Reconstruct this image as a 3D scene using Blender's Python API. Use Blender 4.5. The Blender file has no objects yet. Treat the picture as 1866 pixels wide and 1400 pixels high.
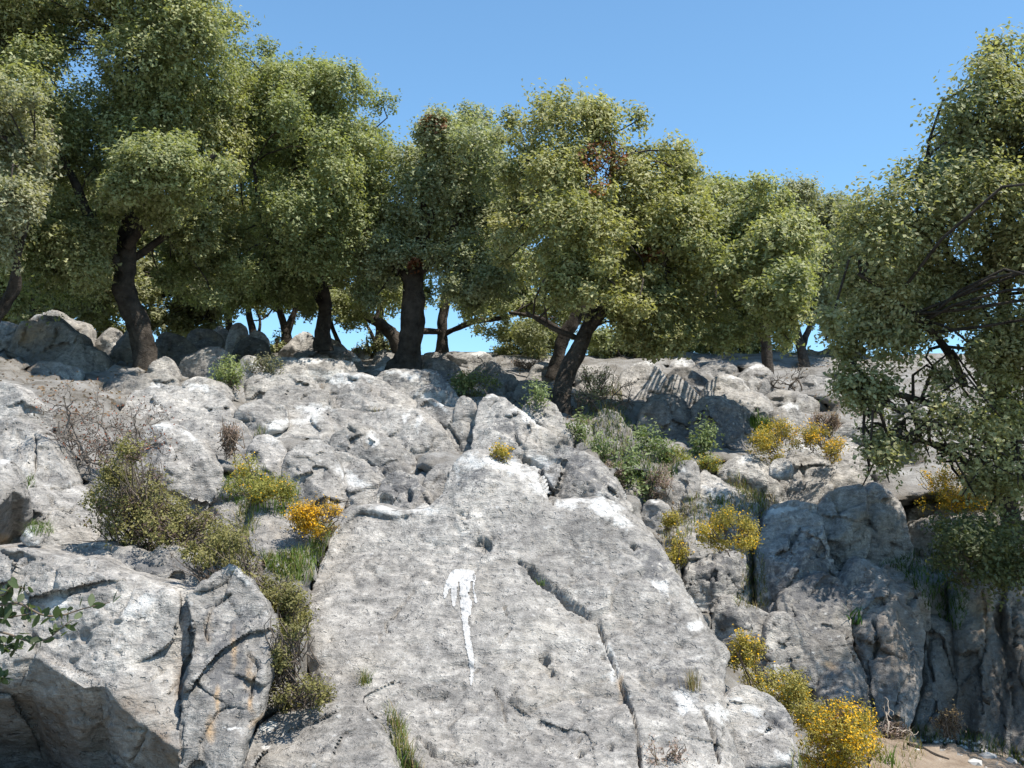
import bpy, math, time
import numpy as np
from mathutils import Vector
from mathutils.bvhtree import BVHTree

T0 = time.time()
scene = bpy.context.scene
COL = scene.collection

# ------------------------------------------------------------------ camera, sky, sun, exposure
CAM = np.array([0.0, 0.0, 1.6])
PITCH = math.radians(8.0)
F = 2000.0                                   # focal length in pixels of the 1866 x 1400 photograph
cam_data = bpy.data.cameras.new('camera')
cam = bpy.data.objects.new('camera', cam_data)
COL.objects.link(cam)
cam.location = CAM
cam.rotation_euler = (math.radians(90) + PITCH, 0, 0)
cam_data.sensor_width = 36.0
cam_data.lens = 36.0 * F / 1866.0
cam_data.clip_start = 0.05
cam_data.clip_end = 3000.0
scene.camera = cam

SUN_EL = math.radians(63.0)
SUN_AZ = math.radians(120.0)                  # to the right of straight ahead (+Y)
world = bpy.data.worlds.new('World')
scene.world = world
world.use_nodes = True
wn = world.node_tree
sky = wn.nodes.new('ShaderNodeTexSky')
sky.sky_type = 'NISHITA'
sky.sun_disc = False
sky.sun_elevation = SUN_EL
sky.sun_rotation = SUN_AZ
sky.altitude = 0.0
sky.air_density = 1.0
sky.dust_density = 0.0
sky.ozone_density = 5.5
bg = wn.nodes['Background']
bg.inputs['Strength'].default_value = 0.14
tint = wn.nodes.new('ShaderNodeMix'); tint.data_type = 'RGBA'; tint.blend_type = 'MULTIPLY'
tint.inputs[0].default_value = 1.0; tint.inputs[7].default_value = (0.90, 1.05, 0.99, 1.0)   # a slightly greener blue
wn.links.new(sky.outputs['Color'], tint.inputs[6])
wn.links.new(tint.outputs[2], bg.inputs['Color'])

sd = bpy.data.lights.new('sun', 'SUN')
sd.energy = 5.0
sd.angle = math.radians(0.55)
sd.color = (1.0, 0.94, 0.85)
sun = bpy.data.objects.new('sun', sd)
COL.objects.link(sun)
S = Vector((math.sin(SUN_AZ) * math.cos(SUN_EL), math.cos(SUN_AZ) * math.cos(SUN_EL), math.sin(SUN_EL)))
sun.rotation_euler = S.to_track_quat('Z', 'Y').to_euler()
sun.location = (8, 2, 14)

scene.view_settings.view_transform = 'Standard'
scene.view_settings.look = 'None'
scene.view_settings.exposure = 0.72
scene.view_settings.gamma = 1.0
scene.view_settings.use_curve_mapping = False
scene.render.engine = 'CYCLES'
scene.cycles.max_bounces = 5
scene.cycles.diffuse_bounces = 3
scene.cycles.transmission_bounces = 3
scene.cycles.use_denoising = True

# ------------------------------------------------------------------ geometry of the view
cp, sp = math.cos(PITCH), math.sin(PITCH)
FWD = np.array([0, cp, sp]); UP = np.array([0, -sp, cp]); RT = np.array([1.0, 0, 0])

def W(px, py, d):
    """point at forward distance d seen at pixel px, py of the photograph"""
    px = np.asarray(px, float); py = np.asarray(py, float); d = np.asarray(d, float)
    r = FWD + RT * ((px - 933) / F)[..., None] + UP * ((700 - py) / F)[..., None]
    return CAM + r * d[..., None]

# distance of the hillside along columns of the view
COLS = [(-500, [(1500, 3.7), (1400, 4.0), (1000, 5.2), (950, 5.6), (800, 6.9), (700, 9.5), (650, 12), (600, 15)]),
        (0, [(1500, 3.7), (1400, 4.0), (1000, 5.2), (950, 5.6), (800, 6.9), (700, 9.5), (650, 12), (600, 15)]),
        (450, [(1500, 3.9), (1400, 4.3), (1100, 5.2), (900, 6.8), (780, 9), (700, 12), (650, 15.5), (610, 18)]),
        (800, [(1500, 4.0), (1400, 4.4), (1150, 5.2), (930, 6.6), (850, 7.8), (760, 10), (700, 12.5), (660, 16), (640, 18)]),
        (1150, [(1500, 4.2), (1400, 4.8), (1150, 5.8), (920, 7.2), (830, 8.6), (760, 11.5), (700, 13.5), (660, 16), (640, 18)]),
        (1400, [(1500, 5.0), (1400, 5.6), (1300, 6.5), (1200, 7.2), (1000, 8.0), (900, 8.8), (800, 10.5), (720, 13), (660, 16), (630, 18)]),
        (1866, [(1500, 5.6), (1400, 6.6), (1350, 7.3), (1200, 7.9), (1000, 8.6), (900, 9.6), (800, 11.5), (700, 14), (640, 18)]),
        (2500, [(1500, 5.6), (1400, 6.6), (1350, 7.3), (1200, 7.9), (1000, 8.6), (900, 9.6), (800, 11.5), (700, 14), (640, 18)])]
CX = np.array([c[0] for c in COLS], float)

def DP(px, py):
    px = np.asarray(px, float); py = np.asarray(py, float)
    px, py = np.broadcast_arrays(px, py)
    v = np.stack([np.interp(-py, [-q[0] for q in c[1]], [math.log(q[1]) for q in c[1]]) for c in COLS])
    i = np.clip(np.searchsorted(CX, px) - 1, 0, len(CX) - 2)
    t = np.clip((px - CX[i]) / (CX[i + 1] - CX[i]), 0, 1)
    a = np.take_along_axis(v, i[None], 0)[0]; b = np.take_along_axis(v, (i + 1)[None], 0)[0]
    return np.exp(a + (b - a) * t)

# ------------------------------------------------------------------ numpy noise
def _h(ix, iy, iz, s):
    h = (ix.astype(np.uint32) * np.uint32(374761393)) ^ (iy.astype(np.uint32) * np.uint32(668265263)) ^ (iz.astype(np.uint32) * np.uint32(2147483647 - 18)) ^ np.uint32((s * 974711 + 1013) & 0xffffffff)
    h = (h ^ (h >> np.uint32(13))) * np.uint32(1274126177)
    h = (h ^ (h >> np.uint32(15))) * np.uint32(2246822519)
    return h ^ (h >> np.uint32(16))

def pn(p, seed=0):
    """gradient noise, about -1..1"""
    i = np.floor(p).astype(np.int64); f = p - i
    u = f * f * f * (f * (f * 6 - 15) + 10)
    out = 0
    for dx in (0, 1):
        for dy in (0, 1):
            for dz in (0, 1):
                h = _h(i[:, 0] + dx, i[:, 1] + dy, i[:, 2] + dz, seed)
                gx = (h & np.uint32(1023)) / 511.5 - 1; gy = ((h >> np.uint32(10)) & np.uint32(1023)) / 511.5 - 1; gz = ((h >> np.uint32(20)) & np.uint32(1023)) / 511.5 - 1
                g = gx * (f[:, 0] - dx) + gy * (f[:, 1] - dy) + gz * (f[:, 2] - dz)
                w = (u[:, 0] if dx else 1 - u[:, 0]) * (u[:, 1] if dy else 1 - u[:, 1]) * (u[:, 2] if dz else 1 - u[:, 2])
                out = out + g * w
    return out * 1.4

def fbm(p, oct=4, seed=0, rough=0.5):
    a = 1.0; o = 0; q = p
    for k in range(oct):
        o = o + a * pn(q, seed + k * 7); a *= rough; q = q * 2.03 + 17.3
    return o

def ridged(p, oct=4, seed=0):
    a = 1.0; o = 0; q = p
    for k in range(oct):
        n = 1 - np.abs(pn(q, seed + k * 5)) * 1.6
        o = o + a * n; a *= 0.5; q = q * 2.1 + 9.1
    return o / 1.9

def cell(p, seed=0):
    """F1, F2 and a random value of the nearest cell"""
    i = np.floor(p).astype(np.int64)
    f1 = np.full(len(p), 9.0); f2 = f1.copy(); rid = np.zeros(len(p)); cen = np.zeros_like(p)
    for dx in (-1, 0, 1):
        for dy in (-1, 0, 1):
            for dz in (-1, 0, 1):
                h = _h(i[:, 0] + dx, i[:, 1] + dy, i[:, 2] + dz, seed)
                c = np.stack([i[:, 0] + dx + (h & np.uint32(1023)) / 1023., i[:, 1] + dy + ((h >> np.uint32(10)) & np.uint32(1023)) / 1023., i[:, 2] + dz + ((h >> np.uint32(20)) & np.uint32(1023)) / 1023.], 1)
                d = np.sqrt(((p - c) ** 2).sum(1))
                m = d < f1
                f2 = np.where(m, f1, np.minimum(f2, d))
                rid = np.where(m, (h >> np.uint32(3) & np.uint32(4095)) / 4095., rid)
                cen = np.where(m[:, None], c, cen)
                f1 = np.where(m, d, f1)
    return f1, f2, rid, cen

def smooth(a, b, x):
    t = np.clip((x - a) / (b - a), 0, 1)
    return t * t * (3 - 2 * t)

# ------------------------------------------------------------------ mesh helpers
def mesh_from(name, v, faces, mat=None, cols=None, smooth_shade=True, attrs=None):
    """v (n,3); faces: array (m,k) or list of such arrays"""
    if not isinstance(faces, list): faces = [faces]
    me = bpy.data.meshes.new(name)
    v = np.ascontiguousarray(v, np.float32)
    me.vertices.add(len(v)); me.vertices.foreach_set('co', v.ravel())
    idx = np.concatenate([f.ravel() for f in faces]).astype(np.int32)
    tot = np.concatenate([np.full(len(f), f.shape[1]) for f in faces]).astype(np.int32)
    st = np.concatenate([[0], np.cumsum(tot)[:-1]]).astype(np.int32)
    me.loops.add(len(idx)); me.loops.foreach_set('vertex_index', idx)
    me.polygons.add(len(tot)); me.polygons.foreach_set('loop_start', st)
    me.polygons.foreach_set('use_smooth', np.full(len(tot), smooth_shade))
    if cols is not None:
        a = me.attributes.new('Col', 'FLOAT_COLOR', 'POINT')
        a.data.foreach_set('color', np.ascontiguousarray(np.concatenate([cols, np.ones((len(v), 1))], 1), np.float32).ravel())
    for k, val in (attrs or {}).items():
        a = me.attributes.new(k, 'FLOAT', 'POINT'); a.data.foreach_set('value', np.ascontiguousarray(val, np.float32))
    me.update(calc_edges=True)
    if mat: me.materials.append(mat)
    return me

def tag(o, label=None, cat=None, group=None, kind=None):
    if label: o['label'] = label
    if cat: o['category'] = cat
    if group: o['group'] = group
    if kind: o['kind'] = kind
    return o

def obj(name, me, base=(0, 0, 0), parent=None):
    o = bpy.data.objects.new(name, me)
    COL.objects.link(o)
    if parent is not None: o.parent = parent
    else: o.location = base
    return o

def thing(name, label, cat, base, group=None):
    o = bpy.data.objects.new(name, None)
    o.empty_display_size = 0.2
    COL.objects.link(o); o.location = base
    return tag(o, label, cat, group)

# ------------------------------------------------------------------ materials
def mat_new(name):
    m = bpy.data.materials.new(name); m.use_nodes = True
    nt = m.node_tree
    return m, nt, nt.nodes['Principled BSDF']

def N(nt, t, **kw):
    n = nt.nodes.new(t)
    for k, v in kw.items():
        if k in ('operation', 'blend_type', 'data_type', 'feature', 'attribute_name', 'noise_dimensions', 'distance'):
            setattr(n, k, v)
        else:
            n.inputs[k].default_value = v
    return n

def ramp(nt, src, a, b, ca=(0, 0, 0, 1), cb=(1, 1, 1, 1)):
    r = nt.nodes.new('ShaderNodeValToRGB')
    r.color_ramp.elements[0].position = a; r.color_ramp.elements[0].color = ca
    r.color_ramp.elements[1].position = b; r.color_ramp.elements[1].color = cb
    nt.links.new(src, r.inputs[0]); return r

def mix(nt, fac, a, b, mode='MIX'):
    n = nt.nodes.new('ShaderNodeMix'); n.data_type = 'RGBA'; n.blend_type = mode
    for s, i in ((fac, 0), (a, 6), (b, 7)):
        if isinstance(s, (int, float)): n.inputs[i].default_value = s
        elif isinstance(s, tuple): n.inputs[i].default_value = s
        else: nt.links.new(s, n.inputs[i])
    return n.outputs[2]

def mth(nt, op, a, b=0.0, clamp=False):
    n = nt.nodes.new('ShaderNodeMath'); n.operation = op; n.use_clamp = clamp
    for s, i in ((a, 0), (b, 1)):
        if isinstance(s, (int, float)): n.inputs[i].default_value = s
        else: nt.links.new(s, n.inputs[i])
    return n.outputs[0]

def rock_material():
    m, nt, b = mat_new('limestone')
    L = nt.links
    geo = nt.nodes.new('ShaderNodeNewGeometry')
    P = geo.outputs['Position']
    def noise(scale, detail=4, rough=0.55, vec=None, dist=0.0):
        n = N(nt, 'ShaderNodeTexNoise', Scale=scale, Detail=detail, Roughness=rough, Distortion=dist)
        L.new(vec or P, n.inputs['Vector']); return n.outputs['Fac']
    mp = nt.nodes.new('ShaderNodeMapping'); L.new(P, mp.inputs[0])
    mp.inputs['Rotation'].default_value = (0.5, 0.35, 0.2); mp.inputs['Scale'].default_value = (1.0, 1.0, 3.6)
    mv = nt.nodes.new('ShaderNodeMapping'); L.new(P, mv.inputs[0])
    mv.inputs['Scale'].default_value = (3.2, 3.2, 0.7)
    big = noise(1.1, 5, 0.6); med = noise(5.0, 6, 0.62); fine = noise(24, 5, 0.65)
    grain = noise(110, 3, 0.7); layer = noise(9.0, 7, 0.7, mp.outputs[0], 0.6); streak = noise(4.0, 5, 0.6, mv.outputs[0])
    base = ramp(nt, big, 0.30, 0.72, (0.295, 0.280, 0.262, 1), (0.52, 0.497, 0.462, 1)).outputs[0]
    c = mix(nt, 1.0, base, ramp(nt, med, 0.25, 0.75, (0.66, 0.66, 0.67, 1), (1.26, 1.25, 1.23, 1)).outputs[0], 'MULTIPLY')
    c = mix(nt, 1.0, c, ramp(nt, layer, 0.3, 0.72, (0.66, 0.66, 0.66, 1), (1.26, 1.26, 1.25, 1)).outputs[0], 'MULTIPLY')
    c = mix(nt, 1.0, c, ramp(nt, fine, 0.3, 0.7, (0.70, 0.70, 0.70, 1), (1.22, 1.22, 1.22, 1)).outputs[0], 'MULTIPLY')
    c = mix(nt, 1.0, c, ramp(nt, grain, 0.3, 0.7, (0.72, 0.72, 0.72, 1), (1.22, 1.22, 1.22, 1)).outputs[0], 'MULTIPLY')
    c = mix(nt, 0.9, c, ramp(nt, streak, 0.3, 0.68, (0.58, 0.58, 0.59, 1), (1.2, 1.19, 1.18, 1)).outputs[0], 'MULTIPLY')
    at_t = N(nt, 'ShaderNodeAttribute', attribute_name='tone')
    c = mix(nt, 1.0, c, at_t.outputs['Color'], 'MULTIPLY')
    # warm film of dust and old lichen in broad patches
    warm = ramp(nt, noise(2.3, 5, 0.6), 0.52, 0.72).outputs[0]
    c = mix(nt, mth(nt, 'MULTIPLY', warm, 0.35), c, (0.44, 0.39, 0.32, 1))
    # dark crustose lichen, plus shade painted onto the dark pair
    at_d = N(nt, 'ShaderNodeAttribute', attribute_name='dark')
    dk = mth(nt, 'ADD', noise(17, 6, 0.7, None, 0.4), mth(nt, 'MULTIPLY', at_d.outputs['Fac'], 0.22))
    dk = mth(nt, 'ADD', dk, mth(nt, 'MULTIPLY', mth(nt, 'SUBTRACT', med, 0.5), 0.35))
    dmask = ramp(nt, dk, 0.60, 0.70).outputs[0]
    c = mix(nt, mth(nt, 'MULTIPLY', dmask, 0.72), c, (0.10, 0.10, 0.105, 1))
    # white lichen: traced patches plus scattered specks
    at_w = N(nt, 'ShaderNodeAttribute', attribute_name='white')
    wn_ = mth(nt, 'ADD', mth(nt, 'MULTIPLY', noise(9, 9, 0.78), 1.1), mth(nt, 'MULTIPLY', at_w.outputs['Fac'], 0.33))
    wmask = ramp(nt, wn_, 0.64, 0.82).outputs[0]
    c = mix(nt, mth(nt, 'MULTIPLY', wmask, 0.85), c, (0.60, 0.59, 0.565, 1))
    vor = N(nt, 'ShaderNodeTexVoronoi', Scale=6.5); L.new(P, vor.inputs['Vector'])
    spots = ramp(nt, mth(nt, 'ADD', vor.outputs['Distance'], mth(nt, 'MULTIPLY', fine, 0.12)), 0.10, 0.16, (1, 1, 1, 1), (0, 0, 0, 1)).outputs[0]
    c = mix(nt, mth(nt, 'MULTIPLY', spots, 0.55), c, (0.60, 0.59, 0.57, 1))
    # ochre seepage and brown staining where the photograph has them
    at_o = N(nt, 'ShaderNodeAttribute', attribute_name='ochre')
    c = mix(nt, mth(nt, 'MULTIPLY', at_o.outputs['Fac'], ramp(nt, med, 0.3, 0.6).outputs[0]), c, (0.50, 0.35, 0.21, 1))
    at_b = N(nt, 'ShaderNodeAttribute', attribute_name='brown')
    c = mix(nt, mth(nt, 'MULTIPLY', at_b.outputs['Fac'], ramp(nt, streak, 0.25, 0.65).outputs[0]), c, (0.16, 0.125, 0.095, 1))
    L.new(c, b.inputs['Base Color'])
    b.inputs['Roughness'].default_value = 0.88
    b.inputs['Specular IOR Level'].default_value = 0.25
    # fine relief
    vc = N(nt, 'ShaderNodeTexVoronoi', feature='DISTANCE_TO_EDGE', Scale=3.2)
    wv = nt.nodes.new('ShaderNodeVectorMath'); wv.operation = 'ADD'
    nz = N(nt, 'ShaderNodeTexNoise', Scale=4.0, Detail=4.0); L.new(P, nz.inputs['Vector'])
    L.new(mp.outputs[0], wv.inputs[0]); L.new(nz.outputs['Color'], wv.inputs[1]); L.new(wv.outputs[0], vc.inputs['Vector'])
    crack = ramp(nt, vc.outputs['Distance'], 0.0, 0.03).outputs[0]
    crack = mth(nt, 'MAXIMUM', crack, ramp(nt, noise(1.7, 3), 0.47, 0.53).outputs[0])
    pit = ramp(nt, noise(30, 3, 0.5), 0.30, 0.40).outputs[0]
    h = mth(nt, 'ADD', mth(nt, 'MULTIPLY', layer, 0.9), mth(nt, 'MULTIPLY', fine, 0.55))
    h = mth(nt, 'ADD', h, mth(nt, 'MULTIPLY', grain, 0.26))
    h = mth(nt, 'ADD', h, mth(nt, 'MULTIPLY', pit, 0.45))
    bp = N(nt, 'ShaderNodeBump', Strength=1.0, Distance=0.03); L.new(h, bp.inputs['Height'])
    L.new(bp.outputs[0], b.inputs['Normal'])
    return m

def simple_mat(name, col, rough=0.8, var=None, scale=8, bump=0.0, bscale=30):
    m, nt, b = mat_new(name)
    geo = nt.nodes.new('ShaderNodeNewGeometry')
    n = N(nt, 'ShaderNodeTexNoise', Scale=scale, Detail=6.0, Roughness=0.65); nt.links.new(geo.outputs['Position'], n.inputs['Vector'])
    r = ramp(nt, n.outputs['Fac'], 0.3, 0.7, (*col, 1), (*(var or col), 1))
    nt.links.new(r.outputs[0], b.inputs['Base Color'])
    b.inputs['Roughness'].default_value = rough; b.inputs['Specular IOR Level'].default_value = 0.2
    if bump:
        n2 = N(nt, 'ShaderNodeTexNoise', Scale=bscale, Detail=6.0, Roughness=0.7); nt.links.new(geo.outputs['Position'], n2.inputs['Vector'])
        bp = N(nt, 'ShaderNodeBump', Strength=1.0, Distance=bump); nt.links.new(n2.outputs['Fac'], bp.inputs['Height'])
        nt.links.new(bp.outputs[0], b.inputs['Normal'])
    return m

def leaf_material(name, rough=0.55, spec=0.3, trans=0.38):
    m, nt, b = mat_new(name)
    at = N(nt, 'ShaderNodeAttribute', attribute_name='Col')
    nt.links.new(at.outputs['Color'], b.inputs['Base Color'])
    b.inputs['Roughness'].default_value = rough; b.inputs['Specular IOR Level'].default_value = spec
    t = nt.nodes.new('ShaderNodeBsdfTranslucent')
    tc = mix(nt, 1.0, at.outputs['Color'], (1.3, 1.35, 0.6, 1), 'MULTIPLY')
    nt.links.new(tc, t.inputs['Color'])
    ms = nt.nodes.new('ShaderNodeMixShader'); ms.inputs[0].default_value = trans
    nt.links.new(b.outputs[0], ms.inputs[1]); nt.links.new(t.outputs[0], ms.inputs[2])
    nt.links.new(ms.outputs[0], nt.nodes['Material Output'].inputs['Surface'])
    return m

M_ROCK = rock_material()
M_LEAF = leaf_material('oak_leaf')
M_HERB = leaf_material('herb', 0.6, 0.25, 0.3)
M_TWIG = leaf_material('dry_twig', 0.85, 0.15, 0.0)
M_BARK = simple_mat('bark', (0.020, 0.016, 0.013), 0.95, (0.12, 0.10, 0.082), 7, 0.06, 26)
M_SOIL = simple_mat('soil', (0.10, 0.085, 0.065), 0.95, (0.33, 0.32, 0.305), 2.6, 0.05, 14)
M_PATH = simple_mat('path_earth', (0.19, 0.14, 0.10), 0.95, (0.34, 0.275, 0.21), 7, 0.02, 40)

BV, BF, BN = [], [], 0                        # rock and ground triangles for standing plants on
def add_bvh(v, q):
    global BN
    BV.append(v); BF.append(q + BN); BN += len(v)

OFF = 0.32
def GD(px, py):
    px = np.asarray(px, float); py = np.asarray(py, float)
    return DP(px, py) + OFF * np.clip(1 - smooth(1240, 1330, py) * smooth(1480, 1580, px), 0.12, 1)

# ------------------------------------------------------------------ rocks
# lines of fracture (pixels, half width, depth in metres), pits, stains and some painted shade of the photograph
CRACKS = [([(945, 1022), (975, 1045), (1000, 1062), (1020, 1080), (1050, 1105), (1062, 1112)], 9, 0.11),
          ([(1000, 1070), (1030, 1088), (1062, 1115), (1090, 1130), (1098, 1155), (1112, 1200), (1130, 1240), (1150, 1290), (1160, 1330), (1168, 1400)], 4.2, 0.07),
          ([(755, 1078), (735, 1100), (712, 1125), (703, 1132), (706, 1150)], 3.2, 0.05),
          ([(872, 1222), (858, 1235), (830, 1243)], 2.4, 0.03), ([(928, 1150), (912, 1170)], 2, 0.02),
          ([(900, 1255), (915, 1280), (922, 1310)], 3, 0.03),
          ([(738, 1030), (765, 1052), (805, 1064)], 1.8, 0.012), ([(1040, 985), (1062, 1005), (1085, 1015)], 2, 0.02),
          ([(61, 790), (64, 825), (66, 850), (62, 865), (45, 880)], 2.8, 0.05), ([(66, 850), (85, 848)], 2, 0.03),
          ([(95, 890), (125, 884), (138, 882)], 3.0, 0.05), ([(86, 905), (100, 922), (106, 930), (130, 936), (138, 925)], 2.0, 0.03),
          ([(80, 945), (100, 927)], 4.0, 0.04),
          ([(350, 1130), (345, 1190), (330, 1230), (332, 1300), (328, 1390)], 3, 0.04), ([(420, 1085), (385, 1105), (372, 1140), (378, 1160)], 3.5, 0.04),
          ([(355, 1180), (330, 1230), (310, 1260)], 3, 0.035), ([(275, 1240), (305, 1215)], 2.5, 0.02), ([(450, 1190), (470, 1210), (462, 1240), (455, 1285)], 3, 0.035),
          ([(230, 1330), (265, 1330), (240, 1390)], 3.5, 0.04), ([(668, 1345), (680, 1362), (705, 1348)], 2.5, 0.03),
          ([(760, 1345), (790, 1372), (830, 1385), (865, 1388)], 6, 0.06),
          ([(655, 830), (672, 845), (690, 862)], 3, 0.04), ([(605, 765), (630, 775), (650, 790)], 2.5, 0.04), ([(690, 715), (720, 735)], 3, 0.05),
          ([(602, 710), (600, 735)], 3, 0.05), ([(820, 780), (838, 812), (842, 825)], 3, 0.06), ([(935, 770), (940, 800), (950, 812)], 3, 0.08),
          ([(985, 860), (1000, 890), (1010, 915)], 6, 0.12), ([(945, 830), (985, 850)], 4, 0.08),
          ([(1455, 960), (1443, 985), (1438, 1005)], 5, 0.10), ([(1455, 985), (1480, 978), (1500, 965)], 3, 0.05),
          ([(1578, 945), (1588, 962), (1594, 968)], 5, 0.08), ([(1560, 970), (1572, 962)], 2.5, 0.04),
          ([(1480, 1120), (1500, 1100), (1520, 1060)], 2.5, 0.03), ([(1350, 1165), (1380, 1200), (1420, 1210), (1455, 1200)], 3, 0.05), ([(1420, 1170), (1432, 1180), (1440, 1165)], 2, 0.03),
          ([(1545, 1150), (1552, 1180), (1560, 1210)], 4, 0.07), ([(1590, 1130), (1598, 1170), (1592, 1200)], 5, 0.09),
          ([(1580, 1205), (1585, 1250), (1590, 1300)], 4, 0.08), ([(1660, 1180), (1655, 1230), (1640, 1280)], 4, 0.06), ([(1630, 1300), (1640, 1260)], 4, 0.05),
          ([(1700, 1150), (1690, 1200), (1700, 1240)], 4, 0.07), ([(1790, 1080), (1800, 1160), (1780, 1220), (1790, 1300)], 5, 0.09), ([(1850, 1100), (1845, 1200), (1850, 1300)], 6, 0.1),
          ([(1340, 870), (1348, 905)], 3, 0.04), ([(1250, 870), (1240, 920)], 2.4, 0.03), ([(1462, 845), (1465, 890)], 2.5, 0.04), ([(1438, 850), (1442, 880)], 3, 0.05),
          ([(1280, 1290), (1300, 1330), (1310, 1390)], 5, 0.06), ([(1395, 1300), (1420, 1320), (1440, 1340)], 4, 0.04),
          ([(1300, 1010), (1305, 1060)], 3, 0.04), ([(1160, 700), (1185, 690)], 3, 0.05), ([(430, 770), (470, 765)], 2, 0.03), ([(540, 690), (600, 700)], 2.5, 0.05)]
PITS = [(880, 985, 19, 15, 0.6, 0.07), (994, 1200, 12, 11, 0, 0.06), (1003, 1224, 9, 10, 0, 0.05), (920, 1110, 4, 4, 0, 0.03), (923, 1121, 3.5, 3.5, 0, 0.03), (690, 1075, 7, 5, 0, 0.012),
        (1155, 998, 8, 6, 0.7, 0.05), (845, 937, 12, 6, 0.2, 0.03), (738, 942, 7, 4, 0, 0.03), (1057, 1347, 4, 5, 0, 0.04), (1060, 1372, 8, 7, 0, 0.06), (1112, 1362, 9, 6, 0.3, 0.05),
        (700, 915, 14, 12, 0.2, 0.07), (745, 905, 8, 12, 0, 0.08), (930, 1210, 16, 6, -0.6, 0.03), (885, 1212, 7, 4, -.7, .02), (800, 1265, 20, 8, 0, 0.03),
        (1660, 1095, 9, 12, 0.3, 0.08), (1610, 1095, 12, 5, 0.2, 0.04), (310, 800, 6, 5, 0, 0.03), (328, 817, 10, 5, -.5, 0.03), (295, 798, 5, 4, 0, 0.02),
        (1062, 1130, 5, 4, .5, .03), (1100, 1200, 7, 5, .5, .04), (790, 1310, 18, 7, 0.1, .02), (600, 1165, 10, 4, -0.6, 0.02), (692, 1160, 4, 14, 0.1, .015)]
WHITES = [(700, 930, 40, 14, 0.3), (775, 930, 28, 12, 0.1), (860, 840, 40, 16, 0.3), (930, 850, 60, 14, 0.25), (990, 880, 26, 30, 0.3), (1040, 915, 35, 12, -0.1), (1100, 925, 45, 22, 0.4), (1135, 950, 18, 14, 0.3),
          (990, 840, 22, 16, 0.4), (1205, 1065, 30, 9, 0.6), (1265, 1145, 14, 16, 0.4), (1245, 1010, 25, 5, 1.0), (1275, 1100, 24, 8, 0.5), (1105, 1175, 12, 26, -0.3), (1120, 1220, 10, 22, -.3), (1250, 1280, 22, 30, -.6), (1310, 1300, 26, 16, .4),
          (1370, 1290, 30, 12, 0.3), (1395, 1330, 22, 10, 0.4), (1430, 1380, 20, 14, 0.3), (1345, 1275, 18, 8, 0), (300, 775, 26, 9, 0.1), (345, 790, 22, 6, 0.6), (360, 705, 30, 8, 0.1), (285, 702, 18, 6, 0), (500, 790, 18, 20, 0.2), (520, 770, 50, 8, -.1),
          (575, 745, 40, 9, 0), (570, 765, 20, 16, -.5), (640, 870, 45, 12, 0.6), (680, 800, 14, 20, -0.5), (740, 760, 8, 20, 0.3), (765, 765, 7, 18, 0.3), (655, 655, 30, 5, 0), (560, 655, 70, 5, 0), (600, 690, 60, 8, 0.2), (790, 735, 40, 6, .5), (830, 850, 12, 20, 0), (465, 672, 22, 6, 0),
          (640, 685, 50, 7, .1), (730, 680, 50, 7, .2), (900, 725, 22, 8, 0.2), (960, 760, 40, 8, .6), (1245, 855, 9, 9, 0), (1470, 815, 28, 10, 0.3), (1420, 930, 30, 9, 0), (1440, 925, 26, 8, 0), (1360, 835, 24, 6, 0), (1190, 912, 14, 4, 0), (1300, 900, 30, 8, .4),
          (55, 968, 14, 8, 0), (60, 992, 20, 6, 0.1), (105, 1100, 22, 18, -0.8), (255, 1105, 30, 20, -0.6), (430, 1040, 14, 10, 0.4), (450, 1060, 20, 5, 0.8), (490, 1325, 26, 7, -0.3), (500, 1290, 24, 6, -.4), (235, 1115, 14, 30, 0.1), (420, 1330, 26, 4, .1), (480, 1360, 14, 4, .4),
          (10, 842, 20, 8, 0.2), (70, 570, 40, 8, -.3), (1175, 662, 24, 6, 0), (1380, 668, 22, 6, 0), (1330, 690, 24, 6, 0), (420, 590, 18, 6, 0), (555, 610, 16, 10, 0), (870, 645, 26, 6, 0), (1245, 660, 20, 9, 0), (1440, 740, 22, 7, 0), (1290, 965, 20, 6, 0),
          (1280, 920, 14, 6, 0.4), (1405, 1215, 24, 8, 0.1), (1340, 1150, 20, 14, 0), (540, 965, 22, 5, .3), (510, 1035, 14, 6, 0)]
OCHRES = [(378, 1150, 9, 22, 0.1), (382, 1135, 6, 26, .1), (395, 1280, 6, 30, 0), (455, 1225, 8, 34, 0.1), (457, 1280, 6, 20, 0), (470, 1310, 22, 8, -0.8), (385, 1330, 10, 26, 0), (425, 1180, 6, 40, 0), (315, 1385, 12, 18, 0),
          (5, 985, 22, 14, 0), (1512, 1212, 16, 8, 0.3), (1635, 1305, 5, 18, 0), (1790, 1110, 22, 60, 0), (1690, 1330, 14, 10, 0), (60, 610, 36, 22, 0), (1130, 1250, 6, 20, 0)]
BROWNS = [(90, 1320, 150, 90, 0.1), (250, 1290, 60, 40, 0.3), (290, 1360, 40, 60, 0), (330, 1240, 14, 60, 0), (1770, 1250, 70, 130, 0), (1850, 1200, 60, 160, 0), (60, 640, 60, 50, 0), (1640, 1180, 70, 110, 0)]
DARKS = [(1240, 1250, 60, 60, 0), (1080, 880, 70, 30, 0.5), (730, 890, 70, 40, 0.3), (1300, 1040, 60, 40, 0), (860, 870, 40, 26, 0), (1190, 1030, 30, 60, -.5), (930, 780, 40, 30, .5), (300, 1030, 110, 26, 0.1), (1340, 1130, 60, 40, 0), (420, 1200, 70, 120, 0), (1040, 840, 40, 20, .4), (1480, 1060, 90, 110, 0), (1410, 1310, 40, 30, .4), (820, 690, 90, 30, 0), (1310, 780, 80, 50, 0)]  # dark lichen patches; the one over the dark pair paints in tree shade

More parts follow.
